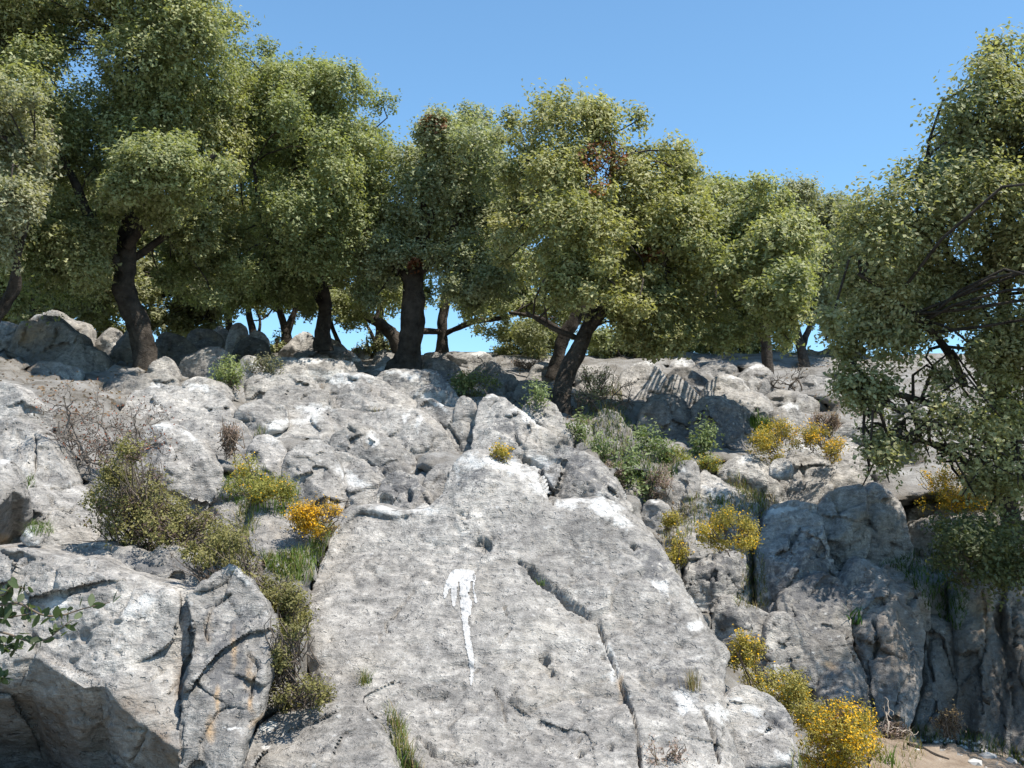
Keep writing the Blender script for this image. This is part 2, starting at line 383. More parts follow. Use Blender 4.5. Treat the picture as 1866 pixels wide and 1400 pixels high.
def ell(px, py, L):
    o = np.zeros(len(px))
    for cx, cy, rx, ry, a in L:
        c, s = math.cos(a), math.sin(a)
        x = (px - cx) * c + (py - cy) * s; y = -(px - cx) * s + (py - cy) * c
        o = np.maximum(o, 1.25 - np.sqrt((x / rx) ** 2 + (y / ry) ** 2))
    return np.clip(o, 0, 1)

def seg_dist(x, y, pts, closed=False):
    a = np.array(pts, float)
    b = np.roll(a, -1, 0) if closed else a[1:]
    if not closed: a = a[:-1]
    d = np.full(len(x), 1e9); bx = np.zeros(len(x)); by = np.zeros(len(x)); tt = np.zeros(len(x))
    for k, ((x0, y0), (x1, y1)) in enumerate(zip(a, b)):
        l2 = (x1 - x0) ** 2 + (y1 - y0) ** 2 + 1e-9
        t = np.clip(((x - x0) * (x1 - x0) + (y - y0) * (y1 - y0)) / l2, 0, 1)
        qx = x0 + t * (x1 - x0); qy = y0 + t * (y1 - y0)
        dd = np.hypot(x - qx, y - qy); m = dd < d
        d = np.where(m, dd, d); bx = np.where(m, qx, bx); by = np.where(m, qy, by); tt = np.where(m, k + t, tt)
    return d, bx, by, tt / len(a)

def inside(x, y, pts):
    a = np.array(pts, float); b = np.roll(a, -1, 0)
    c = np.zeros(len(x), bool)
    for (x0, y0), (x1, y1) in zip(a, b):
        if y0 == y1: continue
        m = ((y0 > y) != (y1 > y)) & (x < (x1 - x0) * (y - y0) / (y1 - y0) + x0)
        c ^= m
    return c

def chaikin(pts, n=2):
    p = np.array(pts, float)
    for _ in range(n):
        q = np.roll(p, -1, 0)
        p = np.stack([p * 0.8 + q * 0.2, p * 0.2 + q * 0.8], 1).reshape(-1, 2)
    return p

def resample(p, step):
    q = np.concatenate([p, p[:1]]); s = np.concatenate([[0], np.cumsum(np.hypot(*np.diff(q, axis=0).T))])
    n = max(8, int(s[-1] / step)); t = np.linspace(0, s[-1], n, endpoint=False)
    return np.stack([np.interp(t, s, q[:, 0]), np.interp(t, s, q[:, 1])], 1)

def crease_line(v, pl, axis):
    pl = sorted(pl, key=lambda q: q[1 - axis])
    return np.interp(v, [q[1 - axis] for q in pl], [q[axis] for q in pl])

SEED = [0]
def rock(name, label, pts, d0=None, d1=None, bulge=1.15, R=None, thick=1.0, tilt=0.0, rough=1.0, crease=(), karren=0.0, facet=1.0, step=None, tone=None, cat='boulder', soft=1):
    SEED[0] += 1; sd = SEED[0]
    poly = np.array(pts, float)
    w, h = np.ptp(poly[:, 0]), np.ptp(poly[:, 1])
    ybot, ytop = poly[:, 1].max(), poly[:, 1].min()
    xm = poly[:, 0].mean()
    if d0 is None: d0 = float(DP(xm, min(ybot, 1400)))
    if d1 is None: d1 = d0 + 0.62 * max(0.0, float(DP(xm, ytop)) - d0)
    if cat == 'boulder' and d0 > 6.3: d0 = d0 + 0.46 * (d1 - d0)      # steep fronts, tops stepping back up the hill
    step = step or (3.0 if max(w, h) > 60 else 2.4)
    sm = resample(chaikin(poly, soft), 5.0)
    # ragged outline
    jn = np.concatenate([sm * 0.05, np.full((len(sm), 1), sd * 3.7)], 1)
    amp = min(4.5, 0.035 * min(w, h)) * rough
    jx = fbm(jn, 3, sd); jy = fbm(jn + 31.7, 3, sd)
    sm = sm + np.stack([jx, jy], 1) * amp
    gx, gy = np.meshgrid(np.arange(sm[:, 0].min() - step, sm[:, 0].max() + 2 * step, step), np.arange(sm[:, 1].min() - step, sm[:, 1].max() + 2 * step, step))
    sh = gx.shape; x = gx.ravel(); y = gy.ravel()
    d, bx, by, _ = seg_dist(x, y, sm, True)
    ins = inside(x, y, sm)
    s = np.where(ins, d, -d)
    ok = s > -0.72 * step
    snap = ok & (s < 0.45 * step)
    x = np.where(snap, bx, x); y = np.where(snap, by, y)
    e = np.where(snap, 0, np.maximum(s, 0))
    i = np.arange(len(x)).reshape(sh); okg = ok.reshape(sh)
    kk = okg[:-1, :-1] & okg[:-1, 1:] & okg[1:, 1:] & okg[1:, :-1]
    q = np.stack([i[1:, :-1], i[1:, 1:], i[:-1, 1:], i[:-1, :-1]], -1)[kk]
    used = np.unique(q); rm = np.full(len(x), -1); rm[used] = np.arange(len(used))
    q = rm[q]; x = x[used]; y = y[used]; e = e[used]
    inr = max(e.max(), 4.0)
    mpx = 0.5 * (d0 + d1) / F                       # metres per pixel
    size = 0.5 * (w + h) * mpx
    RR = R or min(0.85 * inr, 75.0)
    t = np.clip((ybot - y) / max(h, 1), 0, 1)
    dep = d0 + (d1 - d0) * t + tilt * (x - xm) / 100.0
    en = np.clip(e / RR, 0, 1)
    hh = 0.5 * np.sqrt(np.clip(1 - (1 - en) ** 2, 0, 1)) + 0.5 * np.minimum(1.0, 1.25 * en)
    B = bulge * RR * mpx
    if facet >= 0.5:                                # flat broken faces cut into the rounded form
        rg = np.random.default_rng(sd + 900)
        u_ = (x - x.mean()) / (0.5 * w); v_ = (y - y.mean()) / (0.5 * h)
        hc = hh + 0.35 * np.clip(e / inr, 0, 1)
        for _ in range(int(8 * facet)):
            th_ = rg.uniform(0, 6.283); sl = rg.uniform(0.45, 1.3); of = rg.uniform(0.62, 1.3)
            ox, oy = rg.uniform(-0.5, 0.5, 2)
            pl_ = of + sl * (math.cos(th_) * (u_ - ox) + math.sin(th_) * (v_ - oy))
            dlt = np.clip(0.5 + 0.5 * (pl_ - hc) / 0.025, 0, 1)
            hc = pl_ * (1 - dlt) + hc * dlt - 0.025 * dlt * (1 - dlt)
        hc = np.maximum(hc, -0.3)
        dep = dep + B * (1 - hc)
    else:
        dep = dep + B * (1 - hh) - 0.4 * B * np.clip(e / inr, 0, 1)
    for axis, pl, k in crease:                      # a face that turns away beyond a line
        if axis == 'x': dep = dep + k * np.maximum(0, x - crease_line(y, pl, 0))
        else: dep = dep + k * np.maximum(0, y - crease_line(x, pl, 1))
    P = W(x, y, dep)
    # broad forms, displaced along the view and then along the normal
    view = P - CAM; view /= np.linalg.norm(view, axis=1)[:, None]
    edge = 0.25 + 0.75 * smooth(0, 0.5 * RR, e)
    f1, f2, rid, cen = cell(P / (0.36 * size + 0.05) + sd * 5.3 + 0.25 * np.stack([pn(P * 2.2 / max(size, .3), sd), pn(P * 2.2 / max(size, .3) + 7, sd), pn(P * 2.2 / max(size, .3) + 13, sd)], 1), sd)
    ang = rid * 6.28
    nvec = np.stack([np.cos(ang), 0.3 * np.sin(ang * 3.1), np.sin(ang)], 1)
    rel = ((P / (0.36 * size + 0.05) + sd * 5.3 - cen) * nvec).sum(1)
    fac = rel * 0.10 - 0.012 * (1 - smooth(0.0, 0.16, f2 - f1))
    disp = facet * fac * size
    disp += 0.085 * size * fbm(P * (1.5 / size), 3, sd + 50)
    disp += 0.032 * min(size, 1.2) * (ridged(P * (3.2 / size) + sd, 3, sd + 60) - 0.6)
    P = P - view * (disp * edge)[:, None]
    def normals(P):
        n = np.zeros_like(P)
        fn = np.cross(P[q[:, 2]] - P[q[:, 0]], P[q[:, 3]] - P[q[:, 1]])
        for c in range(4): np.add.at(n, q[:, c], fn)
        n /= np.linalg.norm(n, axis=1)[:, None] + 1e-12
        return n
    n = normals(P)
    n *= np.sign(-(n * view).sum(1).mean() + 1e-9)
    f1, f2, rid, cen = cell(P * 4.2 + 0.5 * np.stack([pn(P * 3, 5), pn(P * 3 + 9, 5), pn(P * 3 + 18, 5)], 1), sd + 3)
    brk = smooth(-0.1, 0.35, pn(P * 1.1 + 40, 77))                # broken zones between smooth ones
    fine = 0.030 * fbm(P * 3.0, 3, 11) + brk * (0.030 * (rid - 0.5) - 0.020 * (1 - smooth(0, 0.17, f2 - f1)))
    fine += 0.016 * (ridged(P * np.array([7.0, 7.0, 10.0]), 3, 21) - 0.6)
    fine += 0.006 * fbm(P * 26, 2, 31)
    sol = pn(P * np.array([11., 11., 15.]), 91); fine -= 0.028 * smooth(0.40, 0.58, sol) * smooth(-0.15, 0.35, pn(P * 1.7, 93))
    sol = pn(P * np.array([26., 26., 34.]), 95); fine -= 0.014 * smooth(0.42, 0.55, sol) * smooth(-0.25, 0.3, pn(P * 2.6, 96))   # solution pits
    if karren:
        k3 = P * np.array([5.5, 5.5, 0.7]); fine += karren * (0.05 * (ridged(k3, 3, 41) - 0.6) + 0.05 * fbm(P * np.array([2.5, 2.5, .5]), 2, 42))
    fine *= rough * min(1.0, 0.35 + size * 0.55)
    for pl, wd, dp in CRACKS:
        pa = np.array(pl)
        if pa[:, 0].max() < x.min() or pa[:, 0].min() > x.max() or pa[:, 1].max() < y.min() or pa[:, 1].min() > y.max(): continue
        jit = 2.5 * pn(np.stack([x * 0.11, y * 0.11, x * 0 + sd], 1), 3); jit2 = 2.5 * pn(np.stack([x * 0.11, y * 0.11, x * 0 + sd + 9], 1), 3)
        dd, _, _, tt = seg_dist(x + jit, y + jit2, pl)
        wv = wd * (0.55 + 0.45 * np.sin(np.clip(tt, 0, 1) * 3.1416)) * (1 + 0.5 * pn(np.stack([x * .07, y * .07, x * 0], 1), 8))
        gap = smooth(-0.45, 0.15, pn(np.stack([x * .035, y * .035, x * 0 + dp * 90], 1), 28))
        fine -= dp * (0.25 + 0.75 * gap) * (1 - smooth(0.25, 1.15, dd / np.maximum(wv * (0.5 + 0.6 * gap), 2.6)))
    for cx, cy, rx, ry, a, dp in PITS:
        if cx + rx < x.min() or cx - rx > x.max() or cy + ry < y.min() or cy - ry > y.max(): continue
        c_, s_ = math.cos(a), math.sin(a)
        xx = (x - cx) * c_ + (y - cy) * s_; yy = -(x - cx) * s_ + (y - cy) * c_
        rr = np.sqrt((xx / rx) ** 2 + (yy / ry) ** 2) + 0.55 * pn(np.stack([x * .12, y * .12, x * 0], 1), 18)
        fine -= dp * (1 - smooth(0.55, 1.05, rr))
    P = P + n * (fine * (0.35 + 0.65 * smooth(0, 8, e)))[:, None]
    # back of the rock: rings from the outline closing behind it
    ed = np.sort(np.concatenate([q[:, [0, 1]], q[:, [1, 2]], q[:, [2, 3]], q[:, [3, 0]]]), 1)
    raw = np.concatenate([q[:, [0, 1]], q[:, [1, 2]], q[:, [2, 3]], q[:, [3, 0]]])
    key = ed[:, 0] * (len(x) + 1) + ed[:, 1]
    _, inv, cnt = np.unique(key, return_inverse=True, return_counts=True)
    be = raw[cnt[inv] == 1]
    bv = np.unique(be); bm = np.full(len(x), -1); bm[bv] = np.arange(len(bv))
    cxy = np.array([x.mean(), y.mean()])
    allv = [P]; faces = [q]; prev = bv.copy(); nv = len(P)
    th = thick * min(inr * 2 * mpx, 1.6) * 0.8
    C = W(np.array([cxy[0]]), np.array([cxy[1]]), np.array([0.5 * (d0 + d1) + th]))[0]
    for k, (sc, bk) in enumerate(((0.96, 0.35), (0.82, 0.7), (0.5, 0.95))):
        ring = C + (P[bv] - C) * sc
        fw = (P[bv] - CAM) @ FWD
        ring = ring + FWD * ((fw + th * bk) - ((ring - CAM) @ FWD))[:, None]
        ring += 0.05 * size * fbm(ring * 2.0 / max(size, .3), 2, sd + k)[:, None] * FWD
        allv.append(ring); cur = nv + np.arange(len(bv)); nv += len(bv)
        faces.append(np.stack([prev[bm[be[:, 1]]], prev[bm[be[:, 0]]], cur[bm[be[:, 0]]], cur[bm[be[:, 1]]]], 1))
        prev = cur
    allv.append(C[None] + FWD * th * 0.0); ci = nv
    tri = np.stack([prev[bm[be[:, 1]]], prev[bm[be[:, 0]]], np.full(len(be), ci)], 1)
    V = np.concatenate(allv)
    nb = len(V) - len(P)
    z = np.zeros(nb)
    jx = 9 * fbm(np.stack([x * .06, y * .06, x * 0 + 2.2], 1), 3, 5); jy = 9 * fbm(np.stack([x * .06, y * .06, x * 0 + 8.2], 1), 3, 6)
    at = {'white': np.concatenate([ell(x + jx, y + jy, WHITES), z]), 'ochre': np.concatenate([ell(x + jx * .5, y + jy * .5, OCHRES), z]),
          'brown': np.concatenate([ell(x + jx, y + jy, BROWNS), z]), 'dark': np.concatenate([ell(x + 2 * jx, y + 2 * jy, DARKS), z])}
    tn = tone if tone is not None else 0.80 + 0.28 * ((sd * 0.618) % 1.0)  # per-rock grey; low values on crest and dark pair also paint in tree shade
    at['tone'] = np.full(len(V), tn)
    kb = np.argmax(y); base = P[kb].copy()
    me = mesh_from(name, V - base, [np.concatenate(faces), tri], M_ROCK, attrs=at)
    o = obj(name, me, base)
    tag(o, label, cat, 'limestone rocks of the slope')
    add_bvh(V, np.concatenate(faces))
    return o, (x, y, P, n)

B_, S_, O_ = 'limestone_boulder', 'limestone_slab', 'limestone_outcrop'
ROCKS = [
 # --- crest, left
 (B_, 'grey boulder cut by the left edge of the picture, behind the big dappled boulder', [(-30, 700), (-30, 586), (0, 585), (30, 588), (45, 610), (40, 660), (10, 700)], dict(d0=14.0, d1=14.8)),
 (B_, 'pale pointed boulder rising just behind the big dappled boulder', [(25, 660), (35, 600), (70, 572), (98, 563), (125, 578), (150, 588), (168, 600), (170, 630), (160, 670), (60, 680)], dict(d0=14.6, d1=15.4)),
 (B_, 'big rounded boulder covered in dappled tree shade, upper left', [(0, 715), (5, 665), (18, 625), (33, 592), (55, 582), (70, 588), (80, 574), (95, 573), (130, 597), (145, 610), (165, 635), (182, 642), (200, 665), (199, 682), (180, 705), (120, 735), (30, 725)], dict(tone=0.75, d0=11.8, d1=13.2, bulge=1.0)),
 (B_, 'low shaded lump leaning against the foot of the big dappled boulder', [(30, 705), (48, 672), (78, 656), (112, 660), (150, 675), (140, 710), (110, 735), (40, 730)], dict(d0=11.3, d1=11.8)),
 (B_, 'small pale boulder left of the black leaning trunk, on the crest', [(168, 650), (172, 625), (190, 602), (205, 594), (220, 606), (226, 630), (215, 670), (180, 670)], dict(d0=15.0, d1=15.6)),
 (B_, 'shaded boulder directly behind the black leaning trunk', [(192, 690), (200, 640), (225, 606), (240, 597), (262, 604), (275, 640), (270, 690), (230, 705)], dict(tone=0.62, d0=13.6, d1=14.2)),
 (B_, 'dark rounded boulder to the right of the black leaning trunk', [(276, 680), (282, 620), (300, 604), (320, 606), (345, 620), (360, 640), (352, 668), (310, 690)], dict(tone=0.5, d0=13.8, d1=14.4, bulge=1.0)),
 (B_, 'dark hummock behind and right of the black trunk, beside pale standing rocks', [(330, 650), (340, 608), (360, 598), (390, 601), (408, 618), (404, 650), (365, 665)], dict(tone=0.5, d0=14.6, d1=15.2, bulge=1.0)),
 (B_, 'streaked grey boulder with a sunlit right shoulder below the dark hummocks', [(316, 690), (328, 655), (360, 637), (395, 631), (420, 641), (430, 660), (425, 700), (370, 715), (320, 710)], dict(tone=0.8, d0=12.6, d1=13.2)),
 (B_, 'pale pointed stone at the foot of the black leaning trunk', [(262, 690), (270, 665), (284, 655), (300, 648), (318, 660), (332, 695), (310, 715), (265, 710)], dict(d0=12.2, d1=12.5)),
 (B_, 'pale upright stone on the skyline, taller of the standing pair', [(408, 660), (414, 605), (424, 590), (436, 587), (450, 596), (454, 625), (450, 665)], dict(d0=15.6, d1=16.0)),
 (B_, 'pale squat stone left of the upright skyline stone', [(383, 640), (386, 602), (400, 593), (415, 600), (420, 640), (410, 665)], dict(d0=15.9, d1=16.3)),
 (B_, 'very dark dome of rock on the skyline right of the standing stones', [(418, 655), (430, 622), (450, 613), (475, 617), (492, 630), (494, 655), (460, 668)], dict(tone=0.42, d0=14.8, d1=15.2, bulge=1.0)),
 (B_, 'small sunlit stone peeping over the very dark dome', [(448, 640), (452, 610), (465, 602), (480, 606), (491, 620), (490, 645)], dict(d0=15.6, d1=15.9)),
 (B_, 'sunlit peaked boulder on the skyline below the forked background tree', [(495, 670), (512, 634), (540, 610), (558, 602), (574, 614), (580, 640), (570, 670)], dict(d0=15.8, d1=16.4)),
 (B_, 'flat-topped boulder with dappled lid, right of the sunlit skyline peak', [(560, 665), (572, 620), (590, 611), (610, 618), (628, 630), (640, 650), (630, 675)], dict(d0=16.2, d1=16.6)),
 (B_, 'long low rock with a dark front and pale top on the crest', [(525, 670), (540, 640), (565, 632), (612, 630), (642, 641), (660, 660), (670, 685), (640, 700), (540, 690)], dict(tone=0.65, d0=14.8, d1=15.4)),
 (B_, 'small grey hump on the skyline left of the thick brown trunk', [(626, 665), (635, 642), (650, 632), (666, 640), (680, 657), (675, 680)], dict(d0=16.6, d1=16.9)),
 (B_, 'striped rounded stone touching the left side of the thick brown trunk', [(674, 680), (684, 644), (700, 635), (720, 643), (738, 662), (730, 690)], dict(tone=0.7, d0=15.8, d1=16.2)),
 (B_, 'sunlit pointed stone in front of the striped one by the brown trunk', [(662, 690), (690, 656), (706, 648), (720, 664), (732, 690), (700, 705)], dict(d0=14.2, d1=14.6)),
 (B_, 'shaded low rock under the sky gap right of the brown trunk', [(745, 680), (760, 650), (775, 642), (800, 640), (832, 645), (838, 675), (790, 690)], dict(tone=0.6, d0=16.4, d1=16.9)),
 (B_, 'rounded grey boulder at the right foot of the thick brown trunk', [(742, 700), (756, 668), (778, 655), (805, 650), (835, 664), (846, 690), (840, 720), (800, 735), (755, 720)], dict(d0=13.8, d1=14.5)),
 (B_, 'sunlit knobbly rock on the skyline in the widest sky gap', [(800, 680), (806, 648), (816, 641), (832, 648), (855, 643), (880, 640), (900, 650), (912, 675), (880, 700), (830, 700)], dict(d0=15.6, d1=16.2)),
 (B_, 'dark boulder with a thin dead stick above it near the crest', [(842, 720), (855, 680), (875, 662), (895, 656), (915, 668), (930, 690), (925, 720), (890, 735)], dict(tone=0.55, d0=13.2, d1=13.9, bulge=1.0)),
 (B_, 'dark rounded block right of the green bush below the crest', [(884, 735), (895, 690), (915, 678), (938, 684), (950, 705), (948, 740), (910, 750)], dict(tone=0.6, d0=12.6, d1=13.0)),
 (B_, 'pale flat rocks along the skyline left of the leaning twin trunk', [(900, 700), (905, 662), (930, 655), (965, 657), (995, 660), (1005, 685), (985, 715), (930, 715)], dict(d0=15.6, d1=16.2)),
 (B_, 'sunlit boulder just left of the leaning twin trunk', [(945, 730), (956, 690), (975, 662), (1000, 656), (1012, 674), (1012, 715), (985, 740)], dict(d0=13.8, d1=14.4)),
 (B_, 'shaded mossy rock directly left of the leaning trunk base', [(932, 740), (940, 700), (965, 690), (990, 702), (1010, 730), (1015, 760), (960, 765)], dict(tone=0.65, d0=12.2, d1=12.8)),
 (B_, 'white broken rock behind the dry bush right of the leaning trunk', [(1030, 770), (1040, 700), (1055, 668), (1080, 662), (1110, 672), (1130, 690), (1130, 740), (1090, 770)], dict(d0=13.2, d1=14.0, rough=1.6)),
 # --- crest, right
 (B_, 'large clean grey boulder with a dark slit, under the low branches', [(1115, 730), (1120, 695), (1130, 680), (1150, 665), (1175, 655), (1196, 664), (1215, 690), (1232, 715), (1240, 745), (1200, 765), (1140, 755)], dict(d0=13.0, d1=14.0)),
 (B_, 'cracked grey boulder against the right side of the slit boulder', [(1198, 745), (1210, 692), (1230, 680), (1246, 690), (1268, 712), (1285, 740), (1250, 760)], dict(d0=12.7, d1=13.3)),
 (B_, 'pale stone on the skyline under hanging oak branches', [(1208, 690), (1220, 660), (1240, 650), (1262, 655), (1275, 680), (1250, 705)], dict(d0=16.0, d1=16.6)),
 (B_, 'dark shadowed rock in the hollow between two pale boulders', [(1210, 715), (1220, 672), (1260, 668), (1290, 688), (1292, 720), (1250, 740)], dict(tone=0.55, d0=14.4, d1=14.9)),
 (B_, 'shaded block on the crest behind the twin pale domes', [(1262, 700), (1275, 668), (1300, 658), (1335, 658), (1348, 680), (1335, 715), (1285, 720)], dict(tone=0.7, d0=15.2, d1=15.8)),
 (B_, 'smooth pale dome, left and lower of the twin domes', [(1262, 740), (1282, 705), (1302, 686), (1326, 680), (1350, 690), (1370, 712), (1375, 745), (1310, 755)], dict(d0=12.9, d1=13.5)),
 (B_, 'rounded pale dome, right and higher of the twin domes', [(1330, 715), (1345, 684), (1362, 670), (1382, 661), (1405, 674), (1420, 702), (1415, 735), (1360, 740)], dict(d0=13.6, d1=14.2)),
 (B_, 'shaded broken bank of rock under the thin trunks at right', [(1395, 740), (1405, 680), (1420, 648), (1460, 640), (1510, 636), (1570, 626), (1600, 690), (1560, 740), (1450, 750)], dict(tone=0.65, d0=16.0, d1=18.0, rough=1.6)),
 (B_, 'sunlit low rock stretching below the twin domes', [(1275, 770), (1290, 730), (1340, 711), (1390, 715), (1412, 740), (1410, 785), (1340, 790)], dict(d0=12.0, d1=12.9)),
 (B_, 'dapple-shaded flat rock above the brown dry cushion', [(1370, 780), (1385, 722), (1425, 708), (1480, 722), (1512, 745), (1530, 785), (1480, 810), (1400, 800)], dict(tone=0.75, d0=12.2, d1=13.2)),
 (B_, 'pale smooth rock just behind the two yellow cushions', [(1388, 815), (1395, 772), (1412, 742), (1440, 734), (1465, 752), (1480, 785), (1470, 830), (1410, 835)], dict(d0=11.2, d1=11.9)),
 (B_, 'grey rock half hidden by the hanging oak crown', [(1440, 745), (1450, 700), (1475, 682), (1505, 690), (1540, 690), (1550, 740), (1500, 760)], dict(d0=14.0, d1=14.6)),
 (B_, 'bright broken rock right of the yellow cushions, behind the oak foliage', [(1500, 880), (1510, 800), (1540, 770), (1590, 765), (1640, 780), (1660, 850), (1640, 900), (1560, 905)], dict(d0=10.4, d1=11.4)),
 (B_, 'bright pale rock face seen through the right oak foliage', [(1600, 900), (1620, 770), (1680, 740), (1760, 730), (1860, 740), (1920, 780), (1920, 900), (1750, 930)], dict(d0=11.0, d1=12.6)),
 # --- dark pair in the middle
 (B_, 'dark dappled boulder behind the green hollow, left of the pair', [(1150, 830), (1160, 765), (1178, 726), (1200, 716), (1236, 721), (1256, 738), (1270, 770), (1275, 820), (1240, 850), (1170, 845)], dict(tone=0.55, d0=10.6, d1=11.4, bulge=0.9, karren=0.6)),
 (B_, 'dark grooved boulder behind the green hollow, right of the pair', [(1245, 840), (1252, 780), (1262, 740), (1280, 722), (1312, 722), (1346, 735), (1372, 750), (1400, 750), (1408, 790), (1380, 840), (1310, 865)], dict(tone=0.6, d0=10.2, d1=11.3, bulge=0.8, karren=1.0)),
 (B_, 'shaded knob of rock among herbs in the green hollow', [(1080, 810), (1086, 755), (1105, 742), (1132, 755), (1144, 785), (1130, 825)], dict(tone=0.65, d0=10.2, d1=10.6)),
 (B_, 'small round stone half buried in herbs in the green hollow', [(1092, 845), (1100, 805), (1115, 795), (1134, 808), (1136, 840), (1115, 855)], dict(d0=9.2, d1=9.5)),
 # --- slope massif
 (S_, 'long flat pale ledge below the skyline left of the brown trunk', [(430, 710), (440, 660), (490, 650), (560, 652), (640, 656), (655, 676), (650, 710), (560, 720)], dict(d0=12.6, d1=13.6)),
 (B_, 'grey boulder with faint pink mark beside the dark green shrub', [(440, 740), (448, 692), (475, 675), (505, 684), (530, 680), (575, 690), (590, 715), (540, 745)], dict(d0=11.2, d1=12.0)),
 (B_, 'small grey boulder with rounded back beside the dark green shrub', [(420, 700), (430, 668), (446, 646), (472, 652), (490, 680), (475, 712)], dict(d0=12.2, d1=12.6)),
 (B_, 'smooth rounded boulder left of the dark green shrub', [(322, 730), (336, 692), (368, 684), (396, 694), (416, 702), (430, 730), (400, 750), (340, 750)], dict(d0=10.8, d1=11.4)),
 (B_, 'long dapple-shaded rock in front of the black leaning trunk', [(120, 760), (150, 715), (190, 698), (222, 680), (246, 685), (272, 679), (302, 674), (328, 694), (330, 730), (250, 765), (180, 775)], dict(tone=0.7, d0=10.6, d1=11.6)),
 (B_, 'jagged pale boulder with white caps above the dry twiggy shrub', [(195, 770), (225, 735), (245, 712), (268, 706), (290, 697), (312, 703), (335, 706), (370, 700), (402, 712), (430, 738), (440, 780), (340, 800), (240, 800)], dict(d0=9.3, d1=10.3)),
 (B_, 'round-topped dark-patched rock in the middle of the pale massif', [(465, 755), (476, 725), (492, 707), (522, 700), (562, 705), (605, 714), (612, 750), (560, 765), (490, 765)], dict(d0=10.4, d1=11.2)),
 (B_, 'cracked pale hump at the top centre of the massif', [(582, 760), (590, 710), (605, 682), (642, 675), (692, 690), (722, 706), (765, 738), (750, 770), (680, 775)], dict(d0=10.2, d1=11.4)),
 (B_, 'rounded pale hump in front of the thick brown trunk', [(660, 730), (675, 690), (702, 675), (740, 671), (790, 672), (812, 692), (830, 716), (860, 745), (870, 785), (820, 790), (740, 750)], dict(d0=10.6, d1=11.8)),
 (S_, 'dark flat sloping face right of centre in the pale massif', [(750, 770), (760, 735), (775, 722), (802, 735), (835, 746), (872, 782), (902, 812), (920, 845), (900, 870), (840, 870), (790, 810)], dict(tone=0.75, d0=8.9, d1=10.2, R=26)),
 (S_, 'smooth grey bulge with two white stripes in the massif', [(640, 800), (660, 758), (702, 744), (762, 744), (792, 760), (818, 792), (838, 832), (835, 875), (800, 900), (740, 870), (680, 830)], dict(d0=8.4, d1=9.8)),
 (S_, 'broad pale terrace of rock crossing the massif', [(470, 810), (478, 762), (540, 744), (620, 744), (692, 752), (710, 790), (660, 825), (560, 825)], dict(d0=9.0, d1=10.2)),
 (S_, 'long grey rib running down the middle of the massif', [(590, 830), (606, 790), (645, 768), (692, 784), (732, 810), (764, 842), (780, 885), (755, 910), (690, 895), (630, 870)], dict(d0=8.0, d1=9.0)),
 (S_, 'white-streaked rib left of the grey rib in the massif', [(590, 870), (602, 818), (642, 828), (692, 858), (715, 892), (712, 925), (650, 945), (605, 915)], dict(d0=7.4, d1=8.2)),
 (B_, 'grey knob with a vertical edge above the small yellow bush', [(505, 900), (518, 832), (545, 804), (582, 798), (608, 820), (625, 862), (638, 900), (628, 940), (560, 950)], dict(d0=7.2, d1=8.1)),
 (B_, 'rounded pale rock above the green grass pocket', [(440, 870), (450, 812), (466, 792), (492, 792), (518, 812), (530, 860), (520, 900), (460, 900)], dict(d0=7.8, d1=8.5)),
 (B_, 'pale rock with the dry brown tuft on its face', [(300, 800), (318, 775), (345, 760), (410, 757), (442, 770), (460, 802), (460, 860), (420, 875), (350, 850)], dict(d0=8.2, d1=9.2)),
 (B_, 'small grey rock below the round-topped one in the massif', [(420, 790), (430, 742), (480, 725), (525, 742), (525, 785), (470, 805)], dict(d0=9.4, d1=10.0)),
 (B_, 'smooth pale boulder right of the big olive shrub', [(235, 850), (252, 800), (272, 776), (300, 769), (332, 780), (372, 810), (396, 850), (406, 880), (442, 885), (460, 908), (462, 940), (440, 980), (380, 985), (300, 930)], dict(tone=1.05, d0=6.4, d1=7.6, R=55, rough=0.8)),
 (B_, 'pitted grey knob behind the top edge of the arrow slab', [(680, 950), (690, 895), (702, 870), (722, 855), (752, 865), (776, 890), (795, 915), (790, 960), (720, 965)], dict(d0=6.9, d1=7.5, rough=1.5)),
 (B_, 'small pale wedge between the pitted knob and the arrow slab summit', [(765, 930), (772, 870), (800, 842), (832, 850), (835, 900), (815, 940)], dict(d0=7.2, d1=7.9)),
 (S_, 'rough pale rib right of the arrow slab summit', [(925, 900), (928, 832), (946, 815), (972, 820), (1004, 825), (1042, 840), (1082, 868), (1115, 902), (1140, 950), (1080, 975), (1000, 950)], dict(d0=6.7, d1=7.6, rough=1.4)),
 (S_, 'grey sloping rib beside the green hollow', [(975, 850), (988, 822), (1004, 811), (1042, 815), (1082, 830), (1112, 858), (1134, 890), (1160, 940), (1110, 950), (1040, 900)], dict(d0=7.2, d1=8.1)),
 (B_, 'fluted pale boulder with dark crevice above the arrow slab summit', [(858, 830), (866, 760), (874, 728), (892, 717), (916, 720), (946, 745), (986, 775), (1014, 788), (1018, 830), (960, 845), (900, 840)], dict(d0=8.6, d1=9.8, karren=0.8)),
 (B_, 'round grey boulder left of the leaning trunk base', [(940, 800), (948, 745), (962, 725), (986, 719), (1010, 734), (1026, 760), (1042, 792), (1050, 835), (1010, 845)], dict(d0=9.2, d1=10.0, karren=0.5)),
 (B_, 'small wedge stone left of the fluted boulder', [(822, 770), (832, 730), (842, 719), (862, 728), (878, 755), (872, 790), (845, 795)], dict(d0=9.6, d1=10.1)),
 # --- right side, middle
 (B_, 'small brownish stone by the heather in the green hollow', [(1118, 905), (1126, 878), (1142, 864), (1158, 862), (1176, 885), (1178, 910), (1150, 920)], dict(d0=8.2, d1=8.5)),
 (B_, 'pale split block with a white spot left of the tufted ridge', [(1222, 935), (1221, 880), (1228, 842), (1250, 839), (1272, 842), (1277, 872), (1275, 910), (1262, 945)], dict(d0=8.3, d1=8.9, R=14)),
